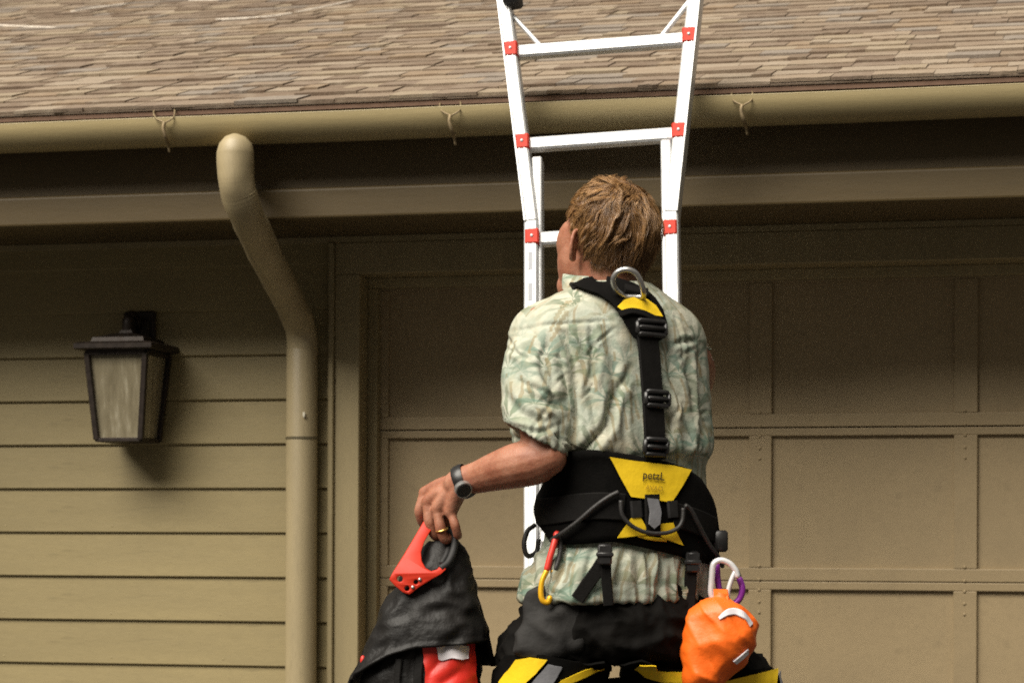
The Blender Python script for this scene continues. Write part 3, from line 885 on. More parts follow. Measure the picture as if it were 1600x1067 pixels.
blo = np.exp(-((py - 690) / 28) ** 2) * tors
disp += blo * .0062 * (ridged(n2) - .4)
low = sstep(856, 880, py) * tors
disp += low * (.0085 * (ridged(n2) - .45) + .005 * n1)
disp += .0022 * n3 * (1 - belt) + .0009 * n4 * (1 - belt)
# sleeve folds: a few slanted soft folds
disp += sleeve * .0036 * (ridged(fnoise(np.c_[px / 44 + py / 88, py / 80 - px / 130, np.zeros_like(px)])) - .5)
def crease(poly, depth, w, side=0.0):
    P = np.array(spline(poly, 8)); best = np.full(len(co), 1e9); sgn = np.zeros(len(co)); tt = np.zeros(len(co))
    for i in range(len(P) - 1):
        a, b = P[i], P[i + 1]; ab = b - a
        t = np.clip(((px - a[0]) * ab[0] + (py - a[1]) * ab[1]) / (ab @ ab), 0, 1)
        dx, dy = px - a[0] - t * ab[0], py - a[1] - t * ab[1]; d = np.hypot(dx, dy)
        m_ = d < best; best[m_] = d[m_]; sgn[m_] = np.sign(ab[0] * dy - ab[1] * dx)[m_]; tt[m_] = ((i + t) / (len(P) - 1))[m_]
    env = np.sin(np.clip(tt, .02, .98) * math.pi) ** .45
    g = np.exp(-(best / w) ** 2) * env
    out = -depth * g + depth * .75 * np.exp(-((best - w * 1.5) / (w * 1.1)) ** 2) * env
    if side: out += side * depth * sgn * (best < 4 * w) * np.exp(-(best / (w * 2.2)) ** 2) * env
    return out * facing
F = np.zeros(len(co))
F += crease([(868, 508), (884, 530), (894, 565), (899, 610), (900, 650), (893, 690)], .0085, 7, .3)      # armhole
F += crease([(796, 519), (850, 510), (905, 505), (960, 501)], .0022, 3.5, .3)                              # yoke seam
F += crease([(1036, 538), (1062, 536), (1090, 532)], .0040, 5, .3)
F += crease([(924, 506), (926, 560), (925, 620), (934, 680)], .0055, 6, -.4)                               # pleat
F += crease([(888, 712), (918, 700), (946, 668), (962, 620), (984, 580)], .0095, 9, .4)
F += crease([(900, 540), (915, 600), (912, 660)], .0060, 8)
F += crease([(948, 520), (958, 570), (955, 640), (960, 690)], .0050, 8)
F += crease([(976, 620), (972, 660), (980, 700)], .0055, 6)
F += crease([(1040, 555), (1050, 600), (1066, 640), (1078, 690)], .0065, 7, .3)
F += crease([(1036, 600), (1048, 640), (1042, 690)], .0050, 6)
F += crease([(1094, 540), (1092, 600), (1096, 660), (1090, 715)], .0060, 6, -.3)
F += crease([(1068, 560), (1078, 610), (1082, 660)], .0045, 6)
F += crease([(800, 664), (840, 676), (872, 664)], .0040, 5, .4)                                            # sleeve hem band
F += crease([(800, 570), (822, 610), (860, 630), (890, 620)], .0060, 10)
F += crease([(862, 520), (850, 570), (866, 620), (884, 650)], .0055, 9)
F += crease([(795, 620), (820, 650), (860, 660)], .0045, 8)
rc = random.Random(21)
for k in range(46):                                                        # small sharp creases in the cotton
    x0, y0 = rc.uniform(800, 1095), rc.uniform(525, 700)
    if 980 < x0 < 1045: continue
    a_ = R(rc.gauss(90, 28)) if x0 > 905 else R(rc.gauss(60, 35)); l_ = rc.uniform(14, 38)
    dx_, dy_ = math.cos(a_) * l_, math.sin(a_) * l_; b_ = rc.uniform(-6, 6)
    F += crease([(x0 - dx_, y0 - dy_), (x0 + b_, y0 + b_ * .4), (x0 + dx_, y0 + dy_)], rc.uniform(.0016, .0036), rc.uniform(2.4, 4.2), rc.choice((-.4, .4)))
for k in range(16):
    x0 = 838 + k * 17 + random.uniform(-5, 5); dx = random.uniform(-14, 14)
    F += crease([(x0, 862), (x0 + dx * .5, 890 + random.uniform(-8, 8)), (x0 + dx, 915 + random.uniform(-5, 12))], random.uniform(.004, .009), random.uniform(4, 7))
strapline = [(1000, 470), (1008, 540), (1013, 600), (1017, 660), (1019, 712)]
SP_ = np.array(spline(strapline, 10)); dstr = np.sqrt(((np.c_[px, py][:, None, :] - SP_[None]) ** 2).sum(2)).min(1)
ykd = np.sqrt(((np.c_[px, py][:, None, :] - np.array(spline([(905, 448), (950, 456), (1000, 490), (1030, 520)], 10))[None]) ** 2).sum(2)).min(1)
damp = np.minimum(sstep(16, 34, dstr), sstep(20, 40, ykd))
damp = np.where(facing > .1, damp, 1)
disp *= 1 - .8 * sleeve * sstep(655, 680, py)
co2 = co + no * ((disp * .75 + F * .82) * damp)[:, None]
set_co(shirt_base, co2)
uvp = np.c_[u, z, np.zeros_like(u)]
sa = np.arctan2(co[:, 0] - slc[isl, 0], -(co[:, 1] - slc[isl, 1])) * .066
uvp[sleeve > .5] = np.c_[sa + 2.3, z + .37, np.zeros_like(sa)][sleeve > .5]
at_ = shirt_base.attributes.new('uvp', 'FLOAT_VECTOR', 'POINT'); at_.data.foreach_set('vector', uvp.astype(np.float32).ravel())
shirt = lobj('shirt', shirt_base, M_shirt, man, True)
# collar band
cc = [L(946, 452, .015), L(942, 440, .020), L(938, 428, .026)]
def cring(c, a, b, tilt): return [c + Vector((a * math.cos(t), b * math.sin(t), tilt * math.sin(t))) for t in [2 * math.pi * i / 36 for i in range(36)]]
bm = loft([cring(cc[0], .078, .074, .012), cring(cc[1], .074, .070, .012), cring(cc[2], .068, .066, .012), cring(cc[2] + Vector((0, 0, .001)), .064, .062, .012), cring(cc[0], .070, .066, .012)], False, False)
cm = bpy.data.meshes.new('collar'); cm.from_pydata([tuple(v) for v in bm[0]], [], bm[1])
ca = cm.attributes.new('uvp', 'FLOAT_VECTOR', 'POINT'); ca.data.foreach_set('vector', np.array([(math.atan2(v[0], v[1]) * .07 + 4, v[2] + .9, 0) for v in bm[0]], np.float32).ravel())
lobj('collar', cm, M_shirt, shirt, True)

# --- body: head, neck, arms, hands and trunk in one skin
HY, HP = R(35), R(10)
hc = L(944, 388, .02)
f0 = Vector((-math.sin(HY), math.cos(HY), 0)); hl = Vector((-math.cos(HY), -math.sin(HY), 0)); zz = Vector((0, 0, 1))
hf_ = f0 * math.cos(HP) + zz * math.sin(HP); hu = zz * math.cos(HP) - f0 * math.sin(HP)
AX = (hl, hf_, hu)
def H(l, f, u_): return hc + hl * l + hf_ * f + hu * u_
CR_C, CR_R = (0, -.012, .037), (.0695, .0905, .0865)
parts = [ball(H(*CR_C), CR_R, 24, 16, AX), ball(H(0, .034, -.020), (.0640, .060, .094), 24, 16, AX), ball(H(0, .044, -.074), (.0540, .050, .040), 20, 14, AX), ball(H(0, .080, -.100), (.024, .020, .018), 12, 8, AX),
         ball(H(0, .104, -.024), (.012, .018, .024), 10, 8, AX), ball(H(0, .112, -.034), (.015, .012, .010), 10, 8, AX), ball(H(0, .092, -.064), (.026, .012, .012), 10, 8, AX), ball(H(0, .078, .022), (.030, .016, .014), 12, 8, AX)]
for s in (-1, 1):
    parts += [ball(H(s * .040, .042, .004), (.024, .040, .044), 14, 10, AX)]
    # ear: plate, helix and lobe
    ed = (hl * s * .80 - hf_ * .60).normalized(); eo = (hf_ * .8 + hl * s * .6).normalized()
    e0 = H(s * .0700, -.006, -.004)
    parts += [ball(e0 + ed * .006, (.0052, .0145, .025), 14, 10, (eo.cross(hu).normalized() if False else (hl * s * .6 + hf_ * .8), ed, hu)), ball(e0 - hu * .017 + ed * .003, (.0055, .008, .009), 10, 8, AX)]
    hp_ = [e0 + ed * (.004 + .0185 * math.sin(a)) + hu * (.0265 * math.cos(a) + .004) - eo * .0 for a in [R(x) for x in range(-10, 170, 15)]]
    parts.append(tube(hp_, [.0040] * 6 + [.0038] * 3 + [.0045] * 3, 8, round_ends=True))
parts.append(tube(spline([H(0, -.020, -.020), H(0, -.026, -.075), L(955, 455, .02), L(958, 490, .0)], 4), [.058, .058, .058, .058, .057, .056, .056, .056, .056, .058, .062, .068, .075], 20))
parts.append(loft([tring(py_, *[(a if k == 0 else a * .80) for k, a in enumerate(tor_at(py_))]) for py_ in (930, 880, 840, 780, 720, 680, 620, 560, 515, 490)]))
def arm(ctrl, per=5, n=16): # ctrl: (px, py, y, r)
    q = spline([(*L(a, b, c), r) for a, b, c, r in ctrl], per)
    return tube([p[:3] for p in q], [p[3] for p in q], n, round_ends=True)
parts.append(arm([(858, 520, -.06, .055), (852, 570, -.085, .050), (847, 620, -.110, .045), (847, 668, -.128, .0405), (852, 704, -.145, .0375)]))
parts.append(arm([(856, 715, -.152, .0330), (838, 721, -.146, .0395), (808, 727, -.128, .0400), (776, 736, -.105, .0345), (748, 745, -.080, .0290), (729, 750, -.070, .0265), (716, 756, -.064, .0270)]))
parts += [ball(L(866, 716, -.158), (.0165, .018, .020), 12, 8), ball(L(826, 714, -.135), (.034, .022, .024), 12, 8), ball(L(741, 742, -.088), (.010, .010, .009), 10, 8)]
WR = L(722, 754, -.066)
K = [L(664, 770, -.010), L(668, 784, -.032), L(683, 795, -.052), L(704, 799, -.066)]
for k, q in enumerate(K):
    w0 = WR + (Vector((0, .018, .004)) * (1 - k * .62))
    parts.append(tube(spline([w0, (w0 + q) / 2 + Vector((-.002, 0, .004)), q], 4), [.0150, .0150, .0148, .0145, .0140, .0135, .0130, .0125, .0122], 12, round_ends=True))
    parts.append(ball(q, .0122, 10, 8))
parts.append(ball((K[0] + K[3] + WR * 1.2) / 3.2, (.034, .030, .020), 14, 10, ((K[0] - WR).normalized(), (K[3] - K[0]).normalized(), (K[0] - WR).cross(K[3] - K[0]).normalized())))
FING = [[(664, 770, -.010), (656, 797, -.012), (661, 816, .000), (674, 822, .014)],
        [(668, 784, -.032), (671, 813, -.036), (680, 836, -.028), (694, 837, -.010)],
        [(683, 795, -.052), (688, 823, -.056), (695, 842, -.048), (707, 838, -.030)],
        [(704, 799, -.066), (711, 820, -.072), (715, 835, -.064), (716, 836, -.046)]]
for k, fg in enumerate(FING):
    r0 = (.0098, .0100, .0096, .0084)[k]
    q = spline([L(*p) for p in fg], 5)
    rr_ = [r0 * f for f in np.interp(np.linspace(0, 1, len(q)), [0, .2, .36, .5, .68, .85, 1], [1.08, .98, 1.08, .94, 1.0, .9, .78])]
    parts.append(tube(q, rr_, 12, round_ends=True))
parts.append(tube(spline([L(716, 768, -.030), L(708, 790, -.016), L(700, 812, -.012), L(694, 830, -.010)], 5), list(np.interp(np.linspace(0, 1, 16), [0, .3, .6, 1], [.017, .0135, .0115, .009])), 12, round_ends=True))
# right arm reaching forward, mostly hidden by the body
parts.append(arm([(1048, 525, .06, .052), (1072, 560, .10, .046), (1088, 584, .16, .036), (1076, 618, .25, .036), (1050, 672, .36, .032), (1036, 676, .44, .027), (1030, 678, .49, .030)]))
for k in range(4):
    a = L(1042 - k * 13, 676 - k * 2, .505); parts.append(tube(spline([a, a + Vector((-.004, .035, -.004)), a + Vector((-.004, .052, -.026)), a + Vector((-.002, .040, -.048))], 4), [.0095] * 12 + [.007], 10, round_ends=True))
a = L(1048, 690, .48); parts.append(tube(spline([a, a + Vector((-.02, .02, -.02)), a + Vector((-.034, .035, -.026))], 4), [.012, .011, .011, .011, .010, .010, .0095, .009, .008], 10, round_ends=True))
body = union(parts, .0028, 3)
bvB = bvh_of(body)
lobj('body', body, M_skin, man, True)
# fingernails that can be seen stay part of the skin; the ring does not
ra = L(690, 826, -.056); rb = L(693, 836, -.053)
obj_ring = lobj('finger_ring', tube([ra + (rb - ra) * f for f in (0, .25)], .0118, 16), simple('gold', (.62, .40, .12), .3, metal=.9), man, True)

# --- hair: scalp cap and individual strands, combed from the crown
def cran(l, f, u_, k=1.0): return H(CR_C[0] + l * CR_R[0] * k, CR_C[1] + f * CR_R[1] * k, CR_C[2] + u_ * CR_R[2] * k)
def hair_mat(name, dark):
    t = NT(name); at = t.n('Attribute', _attribute_name='hr')
    sep = t.n('SeparateXYZ'); t.set(sep.inputs[0], at.outputs['Vector'])
    c = t.ramp(sep.outputs[0], [(0, (.070, .030, .010)), (.4, (.185, .088, .030)), (.75, (.33, .172, .062)), (1, (.50, .29, .12))])
    c = t.mix(t.math('MULTIPLY', sep.outputs[1], .40), c, (.40, .235, .095))
    t.i(t.b, 'Base Color', c); t.b.inputs['Roughness'].default_value = .42; t.b.inputs['Specular IOR Level'].default_value = .6
    t.b.inputs['Anisotropic'].default_value = .5
    return t.m
def in_hair(l, f, u_):
    """hairline on the unit cranium: l left, f forward, u up"""
    if f > .70 and u_ < .72: return False
    if f > .30 and u_ < .22: return False
    if f > -.10 and u_ < -.22: return False
    if abs(l) > .72 and f > -.25 and u_ < -.12: return False
    if u_ < -.985 + .25 * max(0, f + .3): return False
    return True
hr_v, hr_f, hr_a = [], [], []
rh = random.Random(3)
CW = Vector((-.10, -.38, .92)).normalized()                          # crown whorl, right of centre at the back
def flow(n):
    d = n - CW; t = d - n * d.dot(n)
    sw_ = CW.cross(n)
    if sw_.length > 1e-4: sw_.normalize()
    t = t.normalized() * 1.0 + sw_ * .42 if t.length > 1e-4 else Vector((1, 0, 0))
    t = t + Vector((-.55, -.15, -.30)) * (.5 if n.f_side else .2) if False else t + Vector((-.30 if n.y < .2 else -.1, -.12, -.35))
    t = t + Vector((noise.noise(n * 3.6 + Vector((3, 0, 0))), noise.noise(n * 3.6 + Vector((0, 7, 0))), noise.noise(n * 3.6 + Vector((0, 0, 11))))) * 1.5
    t = t - n * t.dot(n)
    return t.normalized()
clumps = []
while len(clumps) < 1100:
    n = Vector((rh.gauss(0, 1), rh.gauss(0, 1), rh.gauss(0, 1))).normalized()
    if in_hair(n.x, n.y, n.z): clumps.append((n, rh.random(), rh.uniform(-1, 1), rh.uniform(.75, 1.25)))
cl_n = np.array([c[0] for c in clumps])
def strand(n, ci, tone):
    cn, cr, cw, cl = clumps[ci]
    side = max(0, n.x) * sstep(-.5, .1, n.y) + max(0, -n.x) * sstep(-.3, .3, n.y)
    low = float(sstep(-.1, -.75, n.z))
    ln = (.040 * cl) * (1 - .62 * float(side)) * (1 - .15 * low) * rh.uniform(.65, 1.15)
    lift = (.12 + .07 * cr) * (1 - .35 * float(sstep(.3, .9, n.z))) * (1 - .55 * float(side)) * (1 - .80 * low) * rh.uniform(.7, 1.25)
    fly = 1.7 if rh.random() < .03 else 1.0
    segs = 6; p = n.copy(); pts = []; h = .002
    q = cn.copy()
    ph = cr * 6.28
    for k in range(segs + 1):
        s = k / segs
        mixd = (p * (1 - .60 * s) + q * (.60 * s)).normalized() if k else p
        w = math.sin(s * 6.5 + ph) * .055 * s * cw * cl
        t = flow(mixd); b = mixd.cross(t)
        pos = cran(*(mixd + b * w))
        nn = (hl * mixd.x / CR_R[0] + hf_ * mixd.y / CR_R[1] + hu * mixd.z / CR_R[2]).normalized()
        hh = .0015 + ln * lift * (math.sin(s * math.pi * .62) ** .8) * fly * (.25 + 1.7 * cr ** 1.5)
        pts.append(pos + nn * hh)
        step = ln / segs / .09
        p = (p + flow(p) * step).normalized(); q = (q + flow(q) * step).normalized()
    return pts
NST = 21000
cnt = 0
while cnt < NST:
    n = Vector((rh.gauss(0, 1), rh.gauss(0, 1), rh.gauss(0, 1))).normalized()
    if not in_hair(n.x, n.y, n.z): continue
    cnt += 1
    ci = int((cl_n @ np.array(n)).argmax())
    pts = strand(n, ci, 0)
    tone = min(1, max(0, .30 + .55 * (clumps[ci][1] - .5) + rh.gauss(0, .16) + .16 * n.z))
    base = len(hr_v); w0 = rh.uniform(.00030, .00052)
    for k, p in enumerate(pts):
        t = (pts[min(k + 1, len(pts) - 1)] - pts[max(k - 1, 0)]).normalized()
        a = t.orthogonal().normalized(); b = t.cross(a); w = w0 * (1 - .75 * (k / (len(pts) - 1)) ** 2)
        for j in range(3):
            hr_v.append(p + (a * math.cos(2.094 * j) + b * math.sin(2.094 * j)) * w); hr_a.append((tone, k / (len(pts) - 1), 0))
    for k in range(len(pts) - 1):
        for j in range(3):
            j2 = (j + 1) % 3; q0 = base + 3 * k
            hr_f.append((q0 + j, q0 + j2, q0 + 3 + j2, q0 + 3 + j))
# short hair down the nape, rooted on the neck
for _ in range(3200):
    a = rh.uniform(-1.25, 1.15); zz_ = rh.random() ** .8
    dirn = (-f0 * math.cos(a) - hl * math.sin(a))
    p0 = hc - f0 * .020 + dirn * .08; p0.z = hc.z + .012 - .062 * zz_ * (1 - .25 * abs(a))
    loc, nr_, _, _ = bvB.find_nearest(p0)
    if loc is None: continue
    ln_h = rh.uniform(.012, .026); pts = []
    sway = rh.gauss(0, .25)
    for k in range(5):
        s_ = k / 4
        pts.append(loc + nr_ * (.001 + .0055 * math.sin(s_ * 2.2) * rh.uniform(.7, 1.1)) + Vector((0, 0, -1)) * ln_h * s_ + dirn.cross(Vector((0, 0, 1))) * ln_h * s_ * sway)
    tone = min(1, max(0, .22 + rh.gauss(0, .16)))
    base = len(hr_v); w0 = rh.uniform(.0003, .0005)
    for k, p in enumerate(pts):
        t = (pts[min(k + 1, 4)] - pts[max(k - 1, 0)]).normalized(); a_ = t.orthogonal().normalized(); b_ = t.cross(a_); w = w0 * (1 - .75 * (k / 4) ** 2)
        for j in range(3): hr_v.append(p + (a_ * math.cos(2.094 * j) + b_ * math.sin(2.094 * j)) * w); hr_a.append((tone, k / 4 * .4, 0))
    for k in range(4):
        for j in range(3):
            j2 = (j + 1) % 3; q0 = base + 3 * k; hr_f.append((q0 + j, q0 + j2, q0 + 3 + j2, q0 + 3 + j))
# scalp cap
capv, capf = [], []
NU, NV = 56, 36
idx = {}
for i in range(NU):
    for j in range(NV):
        th = 2 * math.pi * i / NU; phv = math.pi * (j + .5) / NV
        n = Vector((math.sin(phv) * math.cos(th), math.sin(phv) * math.sin(th), math.cos(phv)))
        idx[i, j] = len(capv); side_ = 1.0 - .6 * float(abs(n.x) > .6)
        capv.append((n, cran(n.x, n.y, n.z, 1.012 + .03 * (noise.noise(n * 5) * .5 + .5) * float(sstep(-.7, -.2, n.z)))))
for i in range(NU):
    for j in range(NV - 1):
        q = [idx[i, j], idx[(i + 1) % NU, j], idx[(i + 1) % NU, j + 1], idx[i, j + 1]]
        if all(in_hair(*capv[k][0]) for k in q): capf.append(tuple(q))
o0 = len(hr_v)
hr_v += [p for _, p in capv]; hr_a += [(.0, 0, 0)] * len(capv)
hr_f += [tuple(o0 + k for k in f) for f in capf]
hm = bpy.data.meshes.new('hair'); hm.from_pydata([tuple(v) for v in hr_v], [], hr_f)
ha = hm.attributes.new('hr', 'FLOAT_VECTOR', 'POINT'); ha.data.foreach_set('vector', np.array(hr_a, np.float32).ravel())
lobj('hair', hm, hair_mat('brown_hair', 0), man, True)

# --- trousers and shoes
def ell(px, py, y, A, B, n=32, rot=0):
    c = L(px, py, y); return [c + Vector((A * math.cos(t) * math.cos(rot) - B * math.sin(t) * math.sin(rot), A * math.cos(t) * math.sin(rot) + B * math.sin(t) * math.cos(rot), 0)) for t in [2 * math.pi * i / n for i in range(n)]]
pel = [(880, 968, .0, .125, .090), (915, 964, .0, .138, .100), (948, 962, .0, .162, .120), (985, 962, .0, .172, .130), (1010, 965, .0, .165, .125), (1026, 968, .0, .13, .11)]
lgL = [(960, 884, -.01, .070, .090), (1000, 870, -.005, .097, .108), (1040, 864, .0, .094, .108), (1100, 856, .01, .090, .102), (1200, 846, .03, .080, .092), (1300, 838, .05, .072, .082), (1420, 832, .05, .066, .074), (1560, 828, .05, .062, .07), (1660, 826, .05, .062, .072)]
lgR = [(960, 1046, .02, .070, .090), (1000, 1066, .03, .105, .112), (1040, 1084, .05, .128, .116), (1075, 1098, .065, .138, .116), (1130, 1118, .09, .130, .11), (1210, 1140, .12, .105, .10), (1300, 1150, .14, .085, .09), (1420, 1150, .10, .070, .078), (1560, 1148, .05, .064, .072), (1645, 1146, .03, .064, .074)]
tb = union([loft([ell(b, a, c, d, e) for a, b, c, d, e in [tuple(x) for x in spline(pel, 3)]]), loft([ell(b, a, c, d, e) for a, b, c, d, e in [tuple(x) for x in spline(lgL, 3)]]), loft([ell(b, a, c, d, e) for a, b, c, d, e in [tuple(x) for x in spline(lgR, 3)]])], .0055, 6)
bvT = bvh_of(tb)
cT = get_co(tb); nT = get_no(tb)
m1 = fnoise(cT * np.array([9, 9, 7.0])); m2 = fnoise(np.c_[cT[:, 0] * 20 + cT[:, 2] * 12, cT[:, 1] * 18, cT[:, 2] * 26])
set_co(tb, cT + nT * (.003 * m1 + .0085 * (1 - 2 * np.abs(m2) ** .8) + .004 * (1 - 2 * np.abs(fnoise(cT * np.array([34, 30, 40.0])))))[:, None])
lobj('trousers', tb, M_trou, man, True)
for (sx_, py_, y_) in ((826, 1712, .06), (1146, 1690, .04)):
    c = L(sx_, 1000, y_); c.z = 0
    rg = []
    for yy, w, h in ((-.085, .030, .05), (-.07, .038, .085), (-.02, .042, .10), (.04, .044, .085), (.10, .050, .062), (.16, .046, .048), (.185, .028, .03)):
        rg.append([c + Vector((w * math.cos(t), yy + .0, max(.004, h * .5 + h * .5 * math.sin(t)) if math.sin(t) > -.2 else .004)) for t in [2 * math.pi * i / 18 for i in range(18)]])
    lobj('shoe', loft(rg), simple('brown_shoe', (.06, .035, .02), .6), man, True)
# ---------------------------------------------------------------- safety harness
hw_loc = LW(L(980, 800, 0))
har = empty('safety_harness', tuple(hw_loc), 'black and yellow full body safety harness worn over the palm print shirt', 'harness')
# waist pad: wraps the waist, high at the back
top_px = [(800, 742), (838, 742), (870, 724), (905, 712), (945, 707), (1000, 715), (1050, 724), (1080, 733), (1100, 748), (1114, 772), (1122, 800), (1150, 815)]
bot_px = [(800, 832), (838, 838), (862, 852), (910, 850), (960, 846), (1010, 855), (1060, 866), (1090, 874), (1124, 884), (1150, 884)]
def pad_pt(th, py_, k):
    c, a, b = tor_at(py_); cc_ = L(c, py_, 0); cs, sn = math.cos(th), math.sin(th); e = 2.35
    return cc_ + tr_ * ((a + k) * math.copysign(abs(cs) ** (2 / e), cs)) + tf_ * ((b + k) * math.copysign(abs(sn) ** (2 / e), sn))
def pad_edges(th):
    p = pad_pt(th, 790, .014); q = topx(np.array([p]))
    x = float(q[0][0]); back = float(sstep(.05, -.04, tf_.dot(p - L(979, 790, 0)) ))
    t_, b_ = np.interp(x, *zip(*top_px)), np.interp(x, *zip(*bot_px))
    return 770 + (t_ - 770) * back, 822 + (b_ - 822) * back
NT_, NVv = 72, 12
outer, inn = [], []
for j in range(NVv + 1):
    ro, ri = [], []
    for i in range(NT_):
        th = 2 * math.pi * i / NT_; a, b = pad_edges(th); v = j / NVv
        py_ = a + (b - a) * v
        bulge = .014 + .006 * math.sin(v * math.pi) + .0015 * noise.noise(Vector((th * 3, v * 3, 0)))
        # edge piping
        if j in (0, NVv): bulge -= .003
        ro.append(pad_pt(th, py_, bulge)); ri.append(pad_pt(th, py_, .003))
    outer.append(ro); inn.append(ri)
pv, pf = loft(outer + inn[::-1], False, False)
n_ = len(pv); nr = 2 * (NVv + 1)
for i in range(NT_): pf.append(((nr - 1) * NT_ + i, (nr - 1) * NT_ + (i + 1) % NT_, (i + 1) % NT_, i))
pm = bpy.data.meshes.new('p'); pm.from_pydata([tuple(v) for v in pv], [], pf)
bvP = bvh_of(pm)
lobj('waist_pad', pm, M_pad, har, True)
# load belt over the pad
def padstrip(pxs, w, t=.003, off=.0015, mat=None, name='belt_webbing', parent=har):
    return lobj(name, strap(pxs, bvP, w, t, off, 8, 2), mat or M_web, parent, False)
padstrip([(842, 800), (870, 797), (905, 792), (940, 790), (975, 792)], .047)
padstrip([(1052, 804), (1080, 812), (1100, 820), (1116, 828)], .044)
lobj('yellow_patch', patch([(952, 713), (985, 719), (1018, 724), (1050, 728), (1078, 735), (1064, 760), (1048, 785), (1018, 780), (985, 776), (968, 745)], bvP, .003, .003), M_yel, har, True, 50)
yp = bvP
def lettering(body, pxc, pyc, w_px, rot, mat, name, off=.0085, bold=.012, shear=0.0):
    cu = bpy.data.curves.new('t', 'FONT'); cu.body = body; cu.size = 1; cu.align_x = 'CENTER'; cu.align_y = 'CENTER'; cu.offset = bold; cu.shear = shear; cu.resolution_u = 4
    o = bpy.data.objects.new('t', cu); COL.objects.link(o)
    dg = bpy.context.evaluated_depsgraph_get(); dg.update()
    me = bpy.data.meshes.new_from_object(o.evaluated_get(dg)); bpy.data.objects.remove(o)
    c = get_co(me); wd = c[:, 0].max() - c[:, 0].min(); k = w_px / wd; ca, sa_ = math.cos(R(rot)), math.sin(R(rot))
    out = []
    for p in c:
        x, y = p[0] * k, -p[1] * k * 1.15
        out.append(hit(pxc + x * ca - y * sa_, pyc + x * sa_ + y * ca, bvP, off)[0])
    set_co(me, np.array([tuple(p) for p in out]))
    me.materials.clear()
    bmx = bmesh.new(); bmx.from_mesh(me); r = bmesh.ops.extrude_face_region(bmx, geom=bmx.faces[:])
    for v in r['geom']:
        if isinstance(v, bmesh.types.BMVert): v.co.y -= .0006
    bmx.to_mesh(me); bmx.free()
    return lobj(name, me, mat, har, False)
M_ink = simple('black_print', (.03, .022, .012), .6)
M_ink2 = simple('faded_print', (.38, .25, .02), .6)
lettering('petzL', 1018, 744, 33, 6, M_ink, 'printed_word')
lettering('AVAO', 1019, 763, 26, 6, M_ink2, 'printed_word', bold=0)
# lower yellow panels
lobj('yellow_patch', patch([(964, 839), (976, 822), (986, 808), (1000, 808), (1010, 826), (1016, 834), (1000, 836), (982, 838)], bvP, .003, .003), M_yel, har, True, 50)
lobj('yellow_patch', patch([(1026, 830), (1030, 818), (1050, 816), (1056, 832), (1066, 852), (1050, 846), (1034, 840)], bvP, .003, .003), M_yel, har, True, 50)
lobj('yellow_trim', strap([(996, 836), (1016, 841), (1040, 843)], bvP, .006, .002, .003), M_yel, har, False)
lobj('attachment_webbing', strap([(1017, 772), (1018, 800), (1019, 832)], bvP, .030, .004, .003), M_web, har, False)
lobj('grey_buckle', patch([(1008, 778), (1024, 780), (1029, 800), (1027, 818), (1018, 825), (1010, 818), (1012, 800)], bvP, .009, .006), M_grey, har, True, 40)
for sx0 in (992, 1048):
    lobj('belt_keeper', strap([(sx0, 782), (sx0 + 1, 795), (sx0 + 2, 808)], bvP, .022, .005, .003), M_plas, har, False)
# gear loops
M_cord = simple('black_cord', (.024, .022, .021), .55, .25, 120, .4)
lobj('gear_loop', cordage([(967, 782), (968, 800), (976, 814), (992, 826), (1012, 832), (1036, 831), (1052, 824), (1060, 812), (1061, 794)], bvP, .0038, .014), M_cord, har)
lobj('gear_loop', cordage([(964, 769), (952, 775), (930, 792), (906, 814), (884, 832), (868, 842)], bvP, .0042, .012), M_cord, har)
lobj('gear_loop', cordage([(1064, 790), (1072, 796), (1084, 818), (1098, 846), (1112, 868), (1124, 882)], bvP, .0042, .012), M_cord, har)
lobj('gear_loop', tube(spline([L(836, 820, -.02), L(824, 830, -.03), L(819, 850, -.035), L(824, 868, -.03), L(838, 862, -.02), L(842, 842, -.02)], 5), .0045, 8), M_cord, har)
lobj('side_buckle', bm_box(tuple(L(1112, 862, -.03) + Vector((0, -.01, 0))), tuple(L(1137, 828, -.03) + Vector((0, .03, 0))), .004), M_plas, har)
# back yoke: padded V over both shoulders
yk = [(896, 452), (915, 442), (938, 437), (962, 440), (985, 447), (1004, 456), (1020, 470), (1032, 488), (1038, 508), (1036, 528), (1022, 536), (1000, 536), (986, 528), (976, 512), (966, 494), (952, 477), (934, 465), (914, 459)]
lobj('shoulder_yoke', patch(yk, bvS, .007, .006, .012), M_pad, har, True, 50)
def over(pts, w, t): return ribbon(*pts, w, t)
P_ = [L(916, 453, -.070), L(913, 444, -.045), L(908, 440, .0), L(905, 450, .05), L(900, 480, .085), L(900, 560, .10)]
N_ = [(-.2, -.7, .7), (-.2, -.3, .9), (-.2, .2, 1), (-.2, .8, .6), (-.2, 1, .1), (-.2, 1, 0)]
lobj('shoulder_strap', ribbon(P_, N_, .048, .005), M_web, har, False)
P_ = [L(1024, 484, -.035), L(1024, 468, .0), L(1020, 462, .05), L(1016, 480, .10), L(1010, 560, .13)]
lobj('shoulder_strap', ribbon(P_, [(.2, -.6, .8), (.2, -.2, 1), (.2, .5, .9), (.2, 1, .2), (.2, 1, 0)], .046, .005), M_web, har, False)
lobj('yellow_patch', patch([(960, 486), (970, 476), (986, 472), (1004, 475), (1018, 484), (1028, 500), (1016, 498), (1000, 491), (984, 488), (968, 492)], bvS, .015, .003), M_yel, har, True, 50)
lobj('yoke_trim', strap([(962, 497), (980, 492), (998, 495), (1014, 502), (1026, 507)], bvS, .012, .003, .016), M_web, har, False)
lobj('back_strap', strap([(1003, 505), (1008, 540), (1013, 600), (1017, 660), (1019, 716)], bvS, .0425, .004, .010, 8, 6), M_web, har, False)
